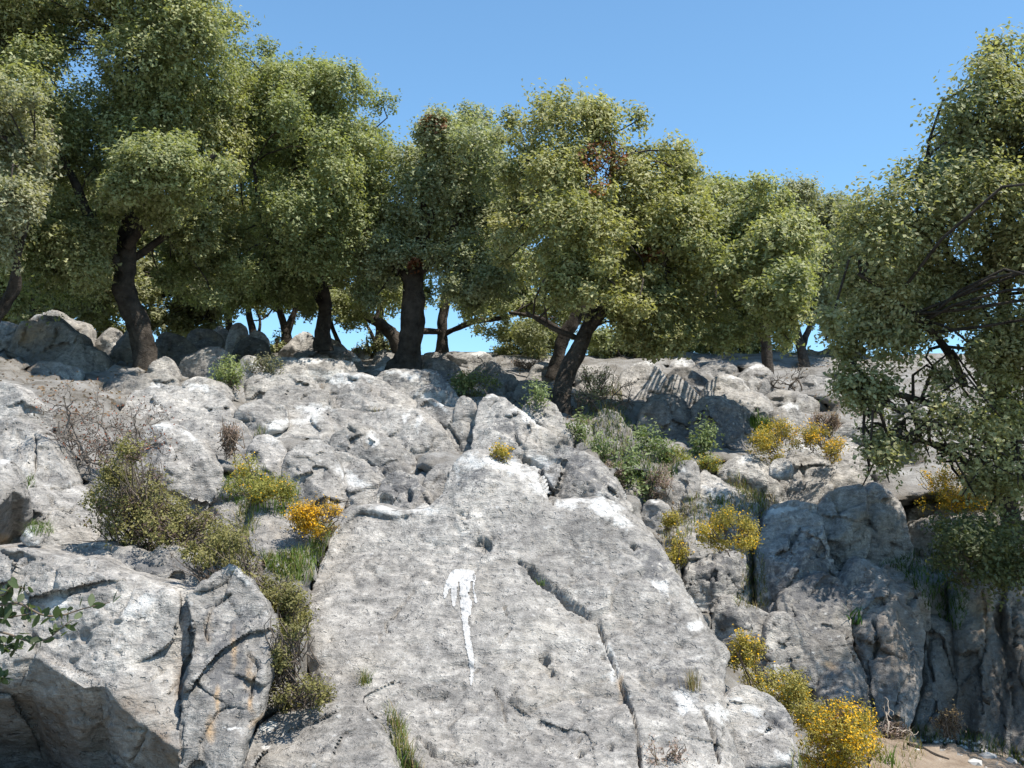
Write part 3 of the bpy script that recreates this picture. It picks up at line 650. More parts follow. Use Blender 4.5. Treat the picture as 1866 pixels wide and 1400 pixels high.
 (B_, 'low pale ridge right of the split block', [(1255, 945), (1266, 885), (1280, 855), (1300, 864), (1322, 880), (1352, 890), (1388, 905), (1396, 930), (1350, 955)], dict(d0=8.2, d1=8.9)),
 (B_, 'tilted grey block left of the pale peaked rock', [(1300, 890), (1306, 862), (1326, 840), (1346, 828), (1382, 830), (1404, 858), (1428, 888), (1440, 925), (1390, 940), (1330, 910)], dict(d0=8.7, d1=9.4)),
 (B_, 'pale peaked rock below the yellow cushions', [(1418, 945), (1420, 872), (1436, 830), (1455, 808), (1470, 801), (1492, 812), (1522, 830), (1562, 845), (1585, 860), (1596, 895), (1560, 935), (1480, 955)], dict(d0=8.9, d1=9.8)),
 (B_, 'small square stone wedged left of the pale peaked rock', [(1402, 872), (1404, 846), (1414, 836), (1438, 836), (1448, 856), (1444, 878)], dict(d0=8.9, d1=9.1, R=8)),
 (B_, 'small rounded pale stone right of the arrow slab shoulder', [(1164, 960), (1170, 922), (1184, 909), (1204, 909), (1220, 922), (1228, 950), (1215, 985)], dict(d0=7.7, d1=8.1)),
 (B_, 'broken white ledge behind the round gorse cushion', [(1245, 965), (1256, 920), (1280, 912), (1312, 930), (1345, 925), (1372, 914), (1386, 935), (1382, 975), (1300, 990)], dict(d0=7.9, d1=8.4, rough=1.5)),
 (B_, 'pale pointed ledge left of the round gorse cushion', [(1205, 1010), (1216, 970), (1236, 953), (1264, 942), (1296, 942), (1310, 970), (1290, 1020), (1240, 1025)], dict(d0=7.5, d1=8.0, rough=1.4)),
 (B_, 'rough grey boulder carrying the round gorse cushion', [(1240, 1105), (1248, 1040), (1258, 992), (1290, 984), (1332, 1000), (1362, 1015), (1368, 1045), (1352, 1070), (1330, 1110), (1280, 1120)], dict(d0=7.1, d1=7.8, rough=1.6, karren=0.5)),
 (B_, 'dappled round rock behind the tall grey crag', [(1488, 1010), (1490, 930), (1510, 897), (1540, 885), (1578, 884), (1586, 930), (1590, 985), (1570, 1040), (1510, 1040)], dict(d0=8.2, d1=8.9)),
 (B_, 'dappled shady rock right of the narrow dark cleft', [(1568, 1030), (1572, 930), (1574, 892), (1592, 878), (1616, 890), (1646, 918), (1654, 960), (1668, 1010), (1650, 1050), (1600, 1050)], dict(d0=8.2, d1=9.0)),
 (B_, 'shaded rock under the yellow bush behind the oak', [(1640, 1010), (1648, 935), (1684, 915), (1750, 918), (1800, 930), (1810, 1010), (1720, 1040)], dict(d0=8.8, d1=9.5)),
 (O_, 'tall grey crag with a sunlit head right of the gorse', [(1382, 1150), (1378, 1040), (1380, 980), (1396, 940), (1420, 915), (1450, 911), (1482, 913), (1497, 932), (1506, 965), (1514, 1005), (1530, 1050), (1550, 1100), (1545, 1180), (1440, 1200)], dict(d0=7.3, d1=8.2, rough=1.2, cat='crag')),
 (O_, 'shaded rock face below the grey crag', [(1410, 1150), (1420, 1090), (1450, 1060), (1500, 1040), (1536, 1060), (1550, 1120), (1556, 1180), (1575, 1220), (1580, 1260), (1500, 1270), (1440, 1230)], dict(tone=0.75, d0=7.0, d1=7.7, R=40, cat='crag')),
 (O_, 'smooth trunk-like buttress of grey rock in tree shade', [(1525, 1140), (1530, 1060), (1560, 1012), (1592, 1022), (1632, 1060), (1662, 1074), (1677, 1110), (1686, 1150), (1682, 1220), (1672, 1290), (1652, 1340), (1610, 1345), (1582, 1310), (1578, 1240), (1560, 1190)], dict(tone=0.85, d0=6.8, d1=7.9, R=70, bulge=0.9, rough=0.9, karren=0.7, cat='crag')),
 (B_, 'dark mossy ledge between the buttress and the shady hollow', [(1600, 1070), (1606, 1030), (1640, 1028), (1672, 1058), (1694, 1095), (1700, 1150), (1660, 1150)], dict(d0=7.8, d1=8.2)),
 (B_, 'rounded shaded rock at the foot of the crag by the gorse', [(1476, 1300), (1484, 1240), (1520, 1202), (1570, 1206), (1586, 1260), (1590, 1330), (1520, 1350)], dict(d0=6.7, d1=7.2)),
 (B_, 'cracked sunlit rock between the gorse mounds and the crag', [(1375, 1230), (1386, 1160), (1402, 1118), (1440, 1115), (1466, 1160), (1490, 1210), (1480, 1250), (1420, 1255)], dict(d0=6.9, d1=7.4, R=20)),
 (B_, 'crumbly pale rock above the olive gorse mound', [(1290, 1190), (1296, 1120), (1318, 1086), (1345, 1090), (1370, 1108), (1402, 1112), (1402, 1165), (1340, 1200)], dict(d0=6.9, d1=7.4, rough=1.9)),
 (O_, 'dark folded rock wall right of the smooth buttress', [(1660, 1345), (1678, 1240), (1680, 1135), (1702, 1118), (1742, 1140), (1764, 1180), (1772, 1270), (1764, 1345), (1710, 1365)], dict(tone=0.7, d0=7.4, d1=8.2, karren=0.6, cat='crag')),
 (O_, 'tall brown-stained rock column near the right edge', [(1735, 1350), (1748, 1250), (1742, 1120), (1745, 1060), (1770, 1030), (1802, 1050), (1835, 1080), (1856, 1150), (1850, 1260), (1836, 1370), (1790, 1385)], dict(tone=0.75, d0=7.3, d1=8.2, karren=0.6, cat='crag')),
 (O_, 'brown-stained rock column cut by the right edge', [(1830, 1385), (1836, 1280), (1842, 1180), (1822, 1085), (1866, 1050), (1940, 1040), (1960, 1380), (1880, 1400)], dict(tone=0.72, d0=7.2, d1=8.2, karren=0.6, cat='crag')),
 # --- foreground
 (B_, 'rounded grey boulder at the left edge, behind the cracked one', [(-40, 800), (-40, 700), (20, 696), (42, 710), (62, 730), (84, 742), (96, 790), (60, 820)], dict(d0=7.4, d1=8.0)),
 (B_, 'cracked pale boulder at the left edge beside the olive shrub', [(-40, 1030), (-40, 766), (30, 761), (70, 779), (100, 808), (116, 840), (131, 880), (151, 905), (168, 932), (180, 985), (150, 1030), (40, 1040)], dict(d0=5.7, d1=6.8, R=60, rough=0.8)),
 (B_, 'boulder at the left edge with a flat dark front face', [(-40, 1020), (-40, 830), (10, 834), (30, 858), (43, 890), (46, 912), (41, 975), (20, 1000)], dict(d0=5.45, d1=5.9, R=30, crease=[('y', [(-40, 935), (0, 918), (25, 894), (50, 908)], 0.0062)], facet=0.4)),
 (B_, 'small white stone on the ledge beneath the cracked boulder', [(36, 985), (44, 964), (62, 954), (76, 968), (80, 990), (55, 998)], dict(d0=5.3, d1=5.4)),
 (B_, 'smooth pale rock in the grass left of the arrow slab', [(455, 1010), (450, 975), (460, 932), (482, 925), (522, 940), (556, 955), (568, 980), (562, 1020), (520, 1035), (480, 1025)], dict(d0=6.0, d1=6.6, R=24)),
 (B_, 'small pale stone at the edge of the olive shrub', [(474, 1060), (482, 1030), (500, 1019), (522, 1034), (534, 1058), (505, 1072)], dict(d0=5.8, d1=6.0)),
 (S_, 'dark broken ledge along the top of the left foreground slab', [(55, 1040), (80, 1004), (130, 990), (185, 985), (225, 1000), (262, 1005), (308, 994), (335, 1006), (402, 1030), (400, 1075), (330, 1105), (180, 1090)], dict(tone=0.82, d0=5.05, d1=5.45, R=24, rough=1.5)),
 (S_, 'broad pale slab filling the lower left corner, dark below', [(-60, 1460), (-60, 1000), (0, 996), (40, 1000), (100, 1014), (190, 1022), (240, 1050), (330, 1070), (395, 1080), (385, 1150), (370, 1300), (365, 1460)], dict(tone=1.03, d0=4.1, d1=5.15, R=40, facet=0.8, crease=[('y', [(-60, 1215), (60, 1196), (110, 1225), (150, 1256), (190, 1250), (240, 1305), (300, 1350), (380, 1400)], 0.0036)])),
 (S_, 'huge pale slab bearing the painted white arrow', [(557, 1190), (553, 1130), (563, 1080), (590, 1010), (610, 965), (630, 936), (660, 918), (720, 934), (778, 928), (806, 902), (814, 878), (824, 850), (838, 828), (862, 818), (892, 822), (930, 840), (972, 850), (1000, 874), (1012, 914), (1050, 908), (1112, 908), (1152, 934), (1182, 962), (1210, 1000), (1242, 1060), (1272, 1108), (1302, 1158), (1332, 1190), (1320, 1232), (1326, 1290), (1338, 1350), (1385, 1470), (740, 1470), (748, 1400), (735, 1400), (690, 1360), (630, 1330), (585, 1290), (565, 1235)], dict(tone=0.93, d0=4.35, d1=7.12, R=40, bulge=0.8, rough=0.75, facet=0.1, crease=[('x', [(1120, 900), (1160, 950), (1190, 985), (1215, 1025), (1245, 1072), (1262, 1120), (1290, 1170), (1300, 1230), (1310, 1300), (1330, 1470)], 0.0045)], cat='slab')),
 (O_, 'ochre-streaked upright block left of the arrow slab', [(322, 1460), (328, 1300), (342, 1205), (352, 1140), (335, 1085), (372, 1056), (402, 1040), (425, 1027), (460, 1060), (490, 1108), (512, 1150), (503, 1205), (488, 1262), (480, 1300), (450, 1352), (430, 1460)], dict(tone=0.88, d0=4.15, d1=4.95, R=28, facet=0.8, rough=1.1, crease=[('x', [(470, 1030), (480, 1100), (494, 1150), (485, 1210), (470, 1280), (440, 1350), (415, 1460)], 0.006)], cat='block')),
 (B_, 'low grey rock at the bottom edge left of the arrow slab', [(415, 1470), (425, 1400), (445, 1358), (482, 1312), (522, 1300), (600, 1286), (650, 1290), (682, 1320), (704, 1346), (728, 1390), (748, 1470)], dict(d0=4.15, d1=4.75, R=45)),
 (B_, 'white-lichened boulder at the bottom right of the arrow slab', [(1345, 1470), (1322, 1340), (1314, 1282), (1336, 1258), (1362, 1254), (1402, 1265), (1437, 1290), (1448, 1330), (1446, 1350), (1458, 1376), (1462, 1470)], dict(tone=1.12, d0=4.75, d1=5.25, R=34)),
]
SLAB = None
for name, label, pts, kw in ROCKS:
    o, dat = rock(name, label, pts, **kw)
    if 'painted white arrow' in label: SLAB = (o, dat)
print('rocks', len(ROCKS), round(time.time() - T0, 1))

# ------------------------------------------------------------------ ground: one sheet from behind the camera over the crest
def ground():
    pxs = np.concatenate([np.linspace(-700, 2600, 230)])
    pys = np.concatenate([np.linspace(1500, 1000, 60), np.linspace(994, 645, 70)])
    gx, gy = np.meshgrid(pxs, pys)
    gd = GD(gx, gy)
    rk = BVHTree.FromPolygons(np.concatenate(BV).tolist(), np.concatenate(BF).tolist())
    rd = W(gx, gy, np.ones_like(gx)) - CAM
    for i in range(gx.shape[0]):                     # keep the ground behind the faces of the rocks
        for j in range(gx.shape[1]):
            p = CAM + rd[i, j] * 0.0
            far = 0.0; s0 = 0.5
            for _ in range(6):
                h = rk.ray_cast(Vector(CAM + rd[i, j] * s0), Vector(rd[i, j]))
                if h[0] is None: break
                s1 = float((np.array(h[0]) - CAM) @ FWD)
                front = h[1].dot(Vector(rd[i, j])) < 0
                if s1 > gd[i, j] + (1.0 if front else 2.0): break
                far = max(far, s1 + 0.22 if front else s1 - 0.1); s0 = s1 + 0.02
            gd[i, j] = max(gd[i, j], far)
    for _ in range(2):
        e_ = np.pad(gd, 1, mode='edge')
        gd = np.maximum(gd, (e_[:-2, 1:-1] + e_[2:, 1:-1] + e_[1:-1, :-2] + e_[1:-1, 2:]) / 4)
    P = W(gx, gy, gd)
    p = P.reshape(-1, 3)
    n = fbm(p * 1.3, 4, 3) * 0.08 + fbm(p * 6, 3, 9) * 0.02 + 0.10 * (ridged(p * 1.1, 3, 5) - 0.6)
    p = p + np.array([0, 0, 1.0]) * n[:, None]
    P = p.reshape(P.shape)
    # near: flat ground down to and behind the camera
    rows = []
    first = P[0]
    for y, f in ((-400, 0), (-60, 0), (-10, 0), (-2, 0.0), (1.0, 0.1), (2.2, 0.4)):
        r = first.copy(); k = (y / 3.7)
        r[:, 1] = y if y > 0 else y
        r[:, 0] = first[:, 0] * (1 if y > -5 else 1 + abs(y) / 4)
        r[:, 2] = f * np.minimum(first[:, 2], 0.6)
        rows.append(r)
    last = P[-1]
    back = []
    for dy, dz, sx in ((0.8, -0.05, 1), (2.5, -0.5, 1.05), (6, -2.0, 1.2), (20, -7, 1.8), (90, -26, 5), (900, -120, 40)):
        r = last.copy(); r[:, 1] += dy; r[:, 2] += dz; r[:, 0] *= sx; back.append(r)
    G = np.concatenate([np.stack(rows), P, np.stack(back)])
    # outer columns
    l = G[:, :1].copy(); l[:, 0, 0] -= 300; r = G[:, -1:].copy(); r[:, 0, 0] += 300
    G = np.concatenate([l, G, r], 1)
    a, b = G.shape[:2]
    i = np.arange(a * b).reshape(a, b)
    q = np.stack([i[:-1, :-1], i[:-1, 1:], i[1:, 1:], i[1:, :-1]], -1).reshape(-1, 4)
    v = G.reshape(-1, 3)
    o = obj('ground', mesh_from('ground', v, q, M_SOIL))
    tag(o, kind='structure')
    add_bvh(v, q)
ground()

# painted arrow: a thin coat of white paint following the slab
def painted_arrow():
    o, (x, y, P, n) = SLAB
    ARROW = [[(820, 1042), (835, 1037), (868, 1040), (866, 1060), (858, 1062), (856, 1085), (861, 1100), (859, 1122), (852, 1126), (857, 1150), (863, 1190), (867, 1222), (862, 1252), (855, 1250), (856, 1215), (848, 1180), (841, 1130), (838, 1100), (838, 1070), (836, 1058), (834, 1085), (830, 1108), (824, 1108), (821, 1090), (822, 1070), (814, 1092), (806, 1092), (808, 1072), (815, 1055)],
             [(860, 1045), (869, 1043), (867, 1060), (865, 1075), (872, 1100), (866, 1104), (861, 1080)]]
    tree = BVHTree.FromPolygons([tuple(p) for p in P], [tuple(f) for f in QS])
    for pl in ARROW:
        poly = resample(chaikin(pl, 2), 3.0)
        st = 1.5
        gx, gy = np.meshgrid(np.arange(800, 880, st), np.arange(1030, 1260, st)); sh = gx.shape
        gx = gx.ravel(); gy = gy.ravel()
        jx = 1.8 * pn(np.stack([gx * .2, gy * .2, gx * 0], 1), 4)
        d, bx, by, _ = seg_dist(gx, gy, poly, True); s = np.where(inside(gx, gy, poly), d, -d) + jx * 1.1
        wear = pn(np.stack([gx * .12, gy * .12, gx * 0 + 3], 1), 14) + 0.6 * pn(np.stack([gx * .4, gy * .4, gx * 0], 1), 15)
        ok = (s > 0) & (wear > -0.62 - 0.05 * s + 0.25 * smooth(1150, 1250, gy))
        V = np.zeros((len(gx), 3))
        for k in np.nonzero(ok)[0]:
            dirv = W(gx[k], gy[k], 1.0) - CAM
            h = tree.ray_cast(Vector(CAM), Vector(dirv))
            if h[0] is None: ok[k] = False
            else:
                nn = h[1] if h[1].dot(Vector(dirv)) < 0 else -h[1]
                V[k] = np.array(h[0] + nn * 0.004)
        i = np.arange(len(gx)).reshape(sh); g = ok.reshape(sh)
        kk = g[:-1, :-1] & g[:-1, 1:] & g[1:, 1:] & g[1:, :-1]
        q = np.stack([i[1:, :-1], i[1:, 1:], i[:-1, 1:], i[:-1, :-1]], -1)[kk]
        us = np.unique(q); rm = np.full(len(gx), -1); rm[us] = np.arange(len(us))
        c = obj('painted_arrow', mesh_from('painted_arrow', V[us] - np.array(o.location), rm[q], M_PAINT), parent=o)
        c['label'] = 'worn white painted arrow pointing up' if pl is ARROW[0] else 'short faded barb of the white arrow'
def paint_material():
    m, nt, b = mat_new('white_paint')
    geo = nt.nodes.new('ShaderNodeNewGeometry')
    n = N(nt, 'ShaderNodeTexNoise', Scale=55.0, Detail=6.0, Roughness=0.7); nt.links.new(geo.outputs['Position'], n.inputs['Vector'])
    n2 = N(nt, 'ShaderNodeTexNoise', Scale=9.0, Detail=5.0, Roughness=0.6); nt.links.new(geo.outputs['Position'], n2.inputs['Vector'])
    f = mth(nt, 'ADD', mth(nt, 'MULTIPLY', n.outputs['Fac'], 0.6), mth(nt, 'MULTIPLY', n2.outputs['Fac'], 0.5))
    r = ramp(nt, f, 0.42, 0.62, (0.37, 0.36, 0.345, 1), (0.53, 0.52, 0.505, 1))
    nt.links.new(r.outputs[0], b.inputs['Base Color']); b.inputs['Roughness'].default_value = 0.9; b.inputs['Specular IOR Level'].default_value = 0.2
    bp = N(nt, 'ShaderNodeBump', Strength=1.0, Distance=0.012); nt.links.new(n.outputs['Fac'], bp.inputs['Height']); nt.links.new(bp.outputs[0], b.inputs['Normal'])
    return m
M_PAINT = paint_material()
_m = SLAB[0].data
QS = [tuple(p.vertices) for p in _m.polygons if len(p.vertices) == 4 and max(p.vertices) < len(SLAB[1][0])]
painted_arrow()

_g = bpy.data.objects['ground'].data
GROUND_BVH = BVHTree.FromPolygons([tuple(v.co) for v in _g.vertices], [tuple(p.vertices) for p in _g.polygons])
TREE_BVH = BVHTree.FromPolygons(np.concatenate(BV).tolist(), np.concatenate(BF).tolist())
def hit(px, py):
    d = W(px, py, 1.0) - CAM
    h = TREE_BVH.ray_cast(Vector(CAM), Vector(d))
    if h[0] is None: return None, None, None
    p = np.array(h[0]); nn = np.array(h[1])
    if nn @ d > 0: nn = -nn
    return p, nn, (p - CAM) @ FWD
print('bvh', round(time.time() - T0, 1))
# ------------------------------------------------------------------ plant helpers
def unit(v):
    return v / (np.linalg.norm(v, axis=-1, keepdims=True) + 1e-12)

def tube(pts, rad, sides=8, rough=0.0, seed=0):
    pts = np.array(pts, float); rad = np.array(rad, float)
    n = len(pts); tg = unit(np.gradient(pts, axis=0))
    ref = np.array([0.31, 0.9, 0.2]); u = unit(np.cross(tg, ref)); v = np.cross(tg, u)
    a = np.linspace(0, 2 * np.pi, sides, endpoint=False)
    ring = pts[:, None] + rad[:, None, None] * (np.cos(a)[None, :, None] * u[:, None] + np.sin(a)[None, :, None] * v[:, None])
    V = ring.reshape(-1, 3)
    if rough:
        c = np.repeat(pts, sides, 0); dirs = V - c
        V = c + dirs * (1 + rough * fbm(V * np.array([9, 9, 3.0]), 3, seed))[:, None]
    i = np.arange(n * sides).reshape(n, sides); j = np.roll(i, -1, 1)
    q = np.stack([i[:-1], j[:-1], j[1:], i[1:]], -1).reshape(-1, 4)
    return V, q

def spline(pts, m):
    p = np.array(pts, float); t = np.linspace(0, len(p) - 1, m)
    out = np.empty((m, p.shape[1]))
    for k, tt in enumerate(t):
        i = min(int(tt), len(p) - 2); f = tt - i
        p0 = p[max(i - 1, 0)]; p1 = p[i]; p2 = p[i + 1]; p3 = p[min(i + 2, len(p) - 1)]
        out[k] = 0.5 * (2 * p1 + (p2 - p0) * f + (2 * p0 - 5 * p1 + 4 * p2 - p3) * f * f + (3 * p1 - p0 - 3 * p2 + p3) * f ** 3)
    return out

class Geo:
    def __init__(s): s.v, s.q, s.c, s.n = [], [], [], 0
    def add(s, v, q, c=None):
        s.v.append(v); s.q.append(q + s.n); s.n += len(v)
        s.c.append(np.broadcast_to(np.array(c if c is not None else (1, 1, 1), float), (len(v), 3)))
    def mesh(s, name, base, mat, smooth_shade=True):
        return mesh_from(name, np.concatenate(s.v) - base, np.concatenate(s.q), mat, cols=np.concatenate(s.c), smooth_shade=smooth_shade)

def leaves_geo(pos, nrm, dirs, L, Wd, col, fold=0.0, tri=False):
    """one folded rhombus per leaf"""
    nrm = unit(nrm); side = unit(np.cross(nrm, dirs)); dirs = np.cross(side, nrm)
    L = L[:, None]; Wd = Wd[:, None]
    if tri:                                          # far leaves: one pointed triangle each
        V = np.stack([pos - dirs * L * 0.42 - side * Wd * 0.6, pos - dirs * L * 0.22 + side * Wd * 0.62, pos + dirs * L * 0.6], 1).reshape(-1, 3)
        return V, np.arange(len(pos) * 3).reshape(-1, 3), np.repeat(col, 3, 0)
    a = pos - dirs * L * 0.5; b = pos + side * Wd * 0.5 + nrm * Wd * fold - dirs * L * 0.05; c = pos + dirs * L * 0.5; d = pos - side * Wd * 0.5 + nrm * Wd * fold - dirs * L * 0.05
    V = np.stack([a, b, c, d], 1).reshape(-1, 3)
    i = np.arange(len(pos)) * 4
    T = np.stack([i, i + 1, i + 2, i, i + 2, i + 3], 1).reshape(-1, 3)
    return V, T, np.repeat(col, 4, 0)

def sphere_dirs(rng, n):
    v = rng.normal(size=(n, 3)); return unit(v)

def poly_pts(rng, poly, n):
    p = np.array(poly, float); out = np.zeros((0, 2)); lo = p.min(0); hi = p.max(0)
    while len(out) < n:
        c = rng.uniform(lo, hi, (n * 3, 2)); out = np.concatenate([out, c[inside(c[:, 0], c[:, 1], p)]])
    return out[:n]

def poly_area(p):
    p = np.array(p, float); q = np.roll(p, -1, 0)
    return 0.5 * abs((p[:, 0] * q[:, 1] - q[:, 0] * p[:, 1]).sum())

def lobes_for(rng, poly, dc, hd, rmin, rmax, layers=2.4):
    n = max(4, int(1.05 * layers * poly_area(poly) / (3.14 * (0.5 * (rmin + rmax)) ** 2) * 1.3))
    c = poly_pts(rng, poly, n)
    e, _, _, _ = seg_dist(c[:, 0], c[:, 1], np.array(poly, float), True)
    r = np.minimum(rmin * 0.62 + (1.2 * rmax - rmin * 0.62) * rng.random(n) ** 1.2, np.maximum(e * 1.05, rmin * 0.6))
    k = np.sqrt(np.clip(e / max(e.max(), 1), 0, 1))
    off = rng.uniform(-1, 1, n) * hd * (0.25 + 0.75 * k)
    d = dc + off
    return W(c[:, 0], c[:, 1], d), r * d / F, c

TINT = np.array([1.72, 1.74, 2.05])
def lobe_leaves(rng, C, r, n_leaves, size=0.045, aspect=0.52, base=(0.105, 0.125, 0.045), alt=(0.17, 0.175, 0.075), spray=9, spread=0.05, flat=0.8, upb=0.35, shoots=0.24, fold=0.12, flip=0.45):
    wt = r ** 2; wt /= wt.sum()
    ns = max(1, n_leaves // spray)
    li = rng.choice(len(r), ns, p=wt)
    dv = sphere_dirs(rng, ns)
    dv[:, 2] = np.where((dv[:, 2] < 0) & (rng.random(ns) < flip), -dv[:, 2], dv[:, 2])
    far = dv @ FWD > 0.35
    dv[far & (rng.random(ns) < 0.45), 1] *= -1
    an = rng.uniform(0.72, 1.3, (len(r), 3))
    rad = r[li] * np.where(rng.random(ns) < shoots, 1.0 + 0.5 * rng.random(ns) ** 1.5, 0.74 + 0.30 * rng.random(ns) ** 0.6)
    lump = np.clip(1 + 0.42 * fbm(C[li] * 1.3 + dv * 2.9, 3, 4), 0.45, 1.7)
    sc = C[li] + dv * (rad * lump)[:, None] * np.array([1, 1, flat]) * an[li]
    ax = unit(dv + np.array([0, 0, 0.75]) + 0.5 * rng.normal(size=(ns, 3)))
    k = np.repeat(np.arange(ns), spray); n = len(k)
    t = rng.uniform(-1, 1, n)[:, None]
    pos = sc[k] + ax[k] * t * spread * 1.9 + rng.normal(size=(n, 3)) * spread * 0.5
    nrm = unit(dv[k] * 0.55 + np.array([0.15, -0.1, 0.3 + upb]) + 0.5 * rng.normal(size=(n, 3)))
    dirs = unit(ax[k] * 0.5 + rng.normal(size=(n, 3)))
    L = size * rng.uniform(0.7, 1.25, n); Wd = L * aspect * 1.1 * rng.uniform(0.8, 1.2, n)
    lt = rng.random(len(r)); st = rng.random(ns); m = np.clip(0.55 * lt[li][k] + 0.35 * st[k] + 0.45 * (rng.random(n) - 0.35), 0, 1)[:, None]
    col = np.array(base) * (1 - m) + np.array(alt) * m
    col = col * TINT * rng.uniform(0.75, 1.25, (n, 1))
    return pos, nrm, dirs, L, Wd, col, fold

def px_tube(g, pl, sides=9, m=None, rough=0.18, seed=0, wob=0.03):
    """polyline of (px, py, distance, radius in pixels)"""
    a = spline(pl, m or max(8, 5 * len(pl)))
    P = W(a[:, 0], a[:, 1], a[:, 2]); r = a[:, 3] * a[:, 2] / F
    P = P + np.stack([pn(P * 1.9 + seed, 2), pn(P * 1.9 + seed + 5, 2), 0 * r], 1) * wob
    v, q = tube(P, np.maximum(r, 0.004), sides, rough, seed); g.add(v, q)
    return P

OAK_BASE, OAK_ALT = (0.10, 0.116, 0.044), (0.22, 0.215, 0.10)

def tree(name, label, trunks, limbs, crowns, seed, density=18000, size=0.046, base_col=OAK_BASE, alt_col=OAK_ALT, dead=(), group='oaks on the rocky slope', cat='tree', bare=0):
    rng = np.random.default_rng(seed)
    b = trunks[0][0]; base = W(b[0], b[1], b[2])
    root = thing(name, label, cat, base, group)
    for k, t in enumerate(trunks):
        g = Geo()
        px_tube(g, [(a, b_, c, (1.1 if i_ == 0 else 0.86) * r_) for i_, (a, b_, c, r_) in enumerate(t)], 16, 40, 0.3, seed + k, 0.02)
        obj('trunk', g.mesh('trunk', base, M_BARK), parent=root)
    all_c = []; P_all = []
    for (poly, dc, hd, rmin, rmax, dens) in crowns:
        C, r, cpx = lobes_for(rng, poly, dc, hd, rmin, rmax)
        area = poly_area(poly) * (dc / F) ** 2
        P_all.append(lobe_leaves(rng, C, r, int(density * dens * area), size, base=base_col, alt=alt_col)); all_c.append((C, cpx, r))
    for k, l in enumerate(limbs):
        g = Geo(); px_tube(g, [(a, b_, c, 0.75 * r_) for a, b_, c, r_ in l], 8, None, 0.2, seed + 20 + k, 0.05)
        obj('branch', g.mesh('branch', base, M_BARK), parent=root)
    # twigs from the limbs into the clumps
    g = Geo()
    anchors = []
    for l in list(limbs) + [t[len(t) // 2:] for t in trunks if len(t) > 3]:
        a = spline(l, 14)[3:]; anchors.append(W(a[:, 0], a[:, 1], a[:, 2]))
    A = np.concatenate(anchors) if anchors else base[None]
    for C, cpx, r in all_c:
        for c in C[rng.random(len(C)) < 0.75]:
            s0 = A[np.argmin(((A - c) ** 2).sum(1) + rng.random(len(A)) * 0.2)]
            mid = 0.5 * (s0 + c) + rng.normal(size=3) * 0.12 + np.array([0, 0, 0.08])
            p = spline([s0, mid, c, c + unit(c - mid) * 0.12], 6)
            v, q = tube(p, np.linspace(0.013, 0.004, 6), 4); g.add(v, q)
    for _ in range(bare):
        C, cpx, r = all_c[0]; c = C[rng.integers(len(C))]
        p = [c]; dv = unit(rng.normal(size=3) + np.array([0.3, -0.8, -0.5]))
        for _ in range(6): p.append(p[-1] + dv * 0.09); dv = unit(dv + 0.5 * rng.normal(size=3))
        v, q = tube(np.array(p), np.linspace(0.010, 0.003, 7), 4); g.add(v, q)
    if g.n:
        obj('twigs', g.mesh('twigs', base, M_BARK), parent=root)['kind'] = 'stuff'
    pos, nrm, dirs, L, Wd, col = (np.concatenate([p[i] for p in P_all]) for i in range(6))
    rel = pos - CAM; fw = rel @ FWD
    px = 933 + F * (rel @ RT) / fw; py = 700 - F * (rel @ UP) / fw
    isdead = np.zeros(len(pos), bool)
    for (cx, cy, rx, ry, pr) in dead:
        isdead |= (((px - cx) / rx) ** 2 + ((py - cy) / ry) ** 2 < 1) & (rng.random(len(px)) < pr)
    for msk, nm, lab in ((~isdead, 'crown', None), (isdead, 'dry_foliage', 'patch of dead reddish-brown leaves')):
        if not msk.any(): continue
        cc = col[msk]
        if nm == 'dry_foliage': cc = np.array((0.20, 0.085, 0.045)) * rng.uniform(0.6, 1.4, (msk.sum(), 1))
        V, T, c4 = leaves_geo(pos[msk], nrm[msk], dirs[msk], L[msk], Wd[msk], cc, 0.12, trunks[0][0][2] > 10)
        o = obj(nm, mesh_from(nm, V - base, T, M_LEAF, cols=c4, smooth_shade=False), parent=root)
        o['kind'] = 'stuff'
        if lab: o['label'] = lab
    return root

# ------------------------------------------------------------------ trees
OAKB = (0.100, 0.116, 0.042); OAKA = (0.225, 0.22, 0.098)
tree('holm_oak', 'largest oak at upper left, black trunk leaning left from the boulders',
     [[(263, 690, 13.0, 27), (264, 650, 13.0, 25), (252, 595, 13.0, 25), (234, 548, 13.0, 24), (227, 505, 13.0, 22), (232, 445, 13.1, 19), (240, 390, 13.2, 16)]],
     [[(228, 500, 13, 15), (190, 440, 12.9, 14), (152, 370, 12.8, 12), (120, 300, 12.7, 8), (100, 220, 12.6, 5)], [(232, 450, 13, 13), (290, 385, 12.8, 11), (350, 330, 12.8, 9), (400, 280, 12.8, 6)],
      [(238, 400, 13.2, 13), (250, 300, 13.3, 11), (235, 200, 13.2, 8), (240, 80, 13.2, 5)], [(228, 480, 13.1, 10), (300, 430, 13.4, 9), (380, 375, 13.6, 8), (440, 350, 13.6, 5)], [(190, 440, 12.9, 8), (110, 430, 12.6, 7), (40, 420, 12.4, 5)]],
     [([(-160, 420), (-170, -120), (40, -230), (260, -200), (370, -110), (405, 0), (440, 50), (452, 130), (430, 230), (436, 340), (395, 410), (320, 420), (250, 390), (150, 400), (40, 450)], 13.2, 1.7, 34, 72, 1.15),
      ([(-60, 560), (-40, 430), (60, 410), (120, 400), (205, 430), (200, 520), (150, 578), (60, 585)], 12.7, 0.7, 30, 56, 1.0),
      ([(195, 370), (210, 280), (270, 255), (340, 270), (400, 290), (410, 340), (380, 390), (330, 450), (290, 480), (230, 470), (180, 440)], 12.0, 0.6, 30, 55, 1.0), ([(320, 420), (380, 360), (450, 380), (470, 470), (420, 550), (340, 560), (280, 520)], 13.8, 0.8, 26, 50, 0.9)],
     1, base_col=OAKB, alt_col=OAKA)
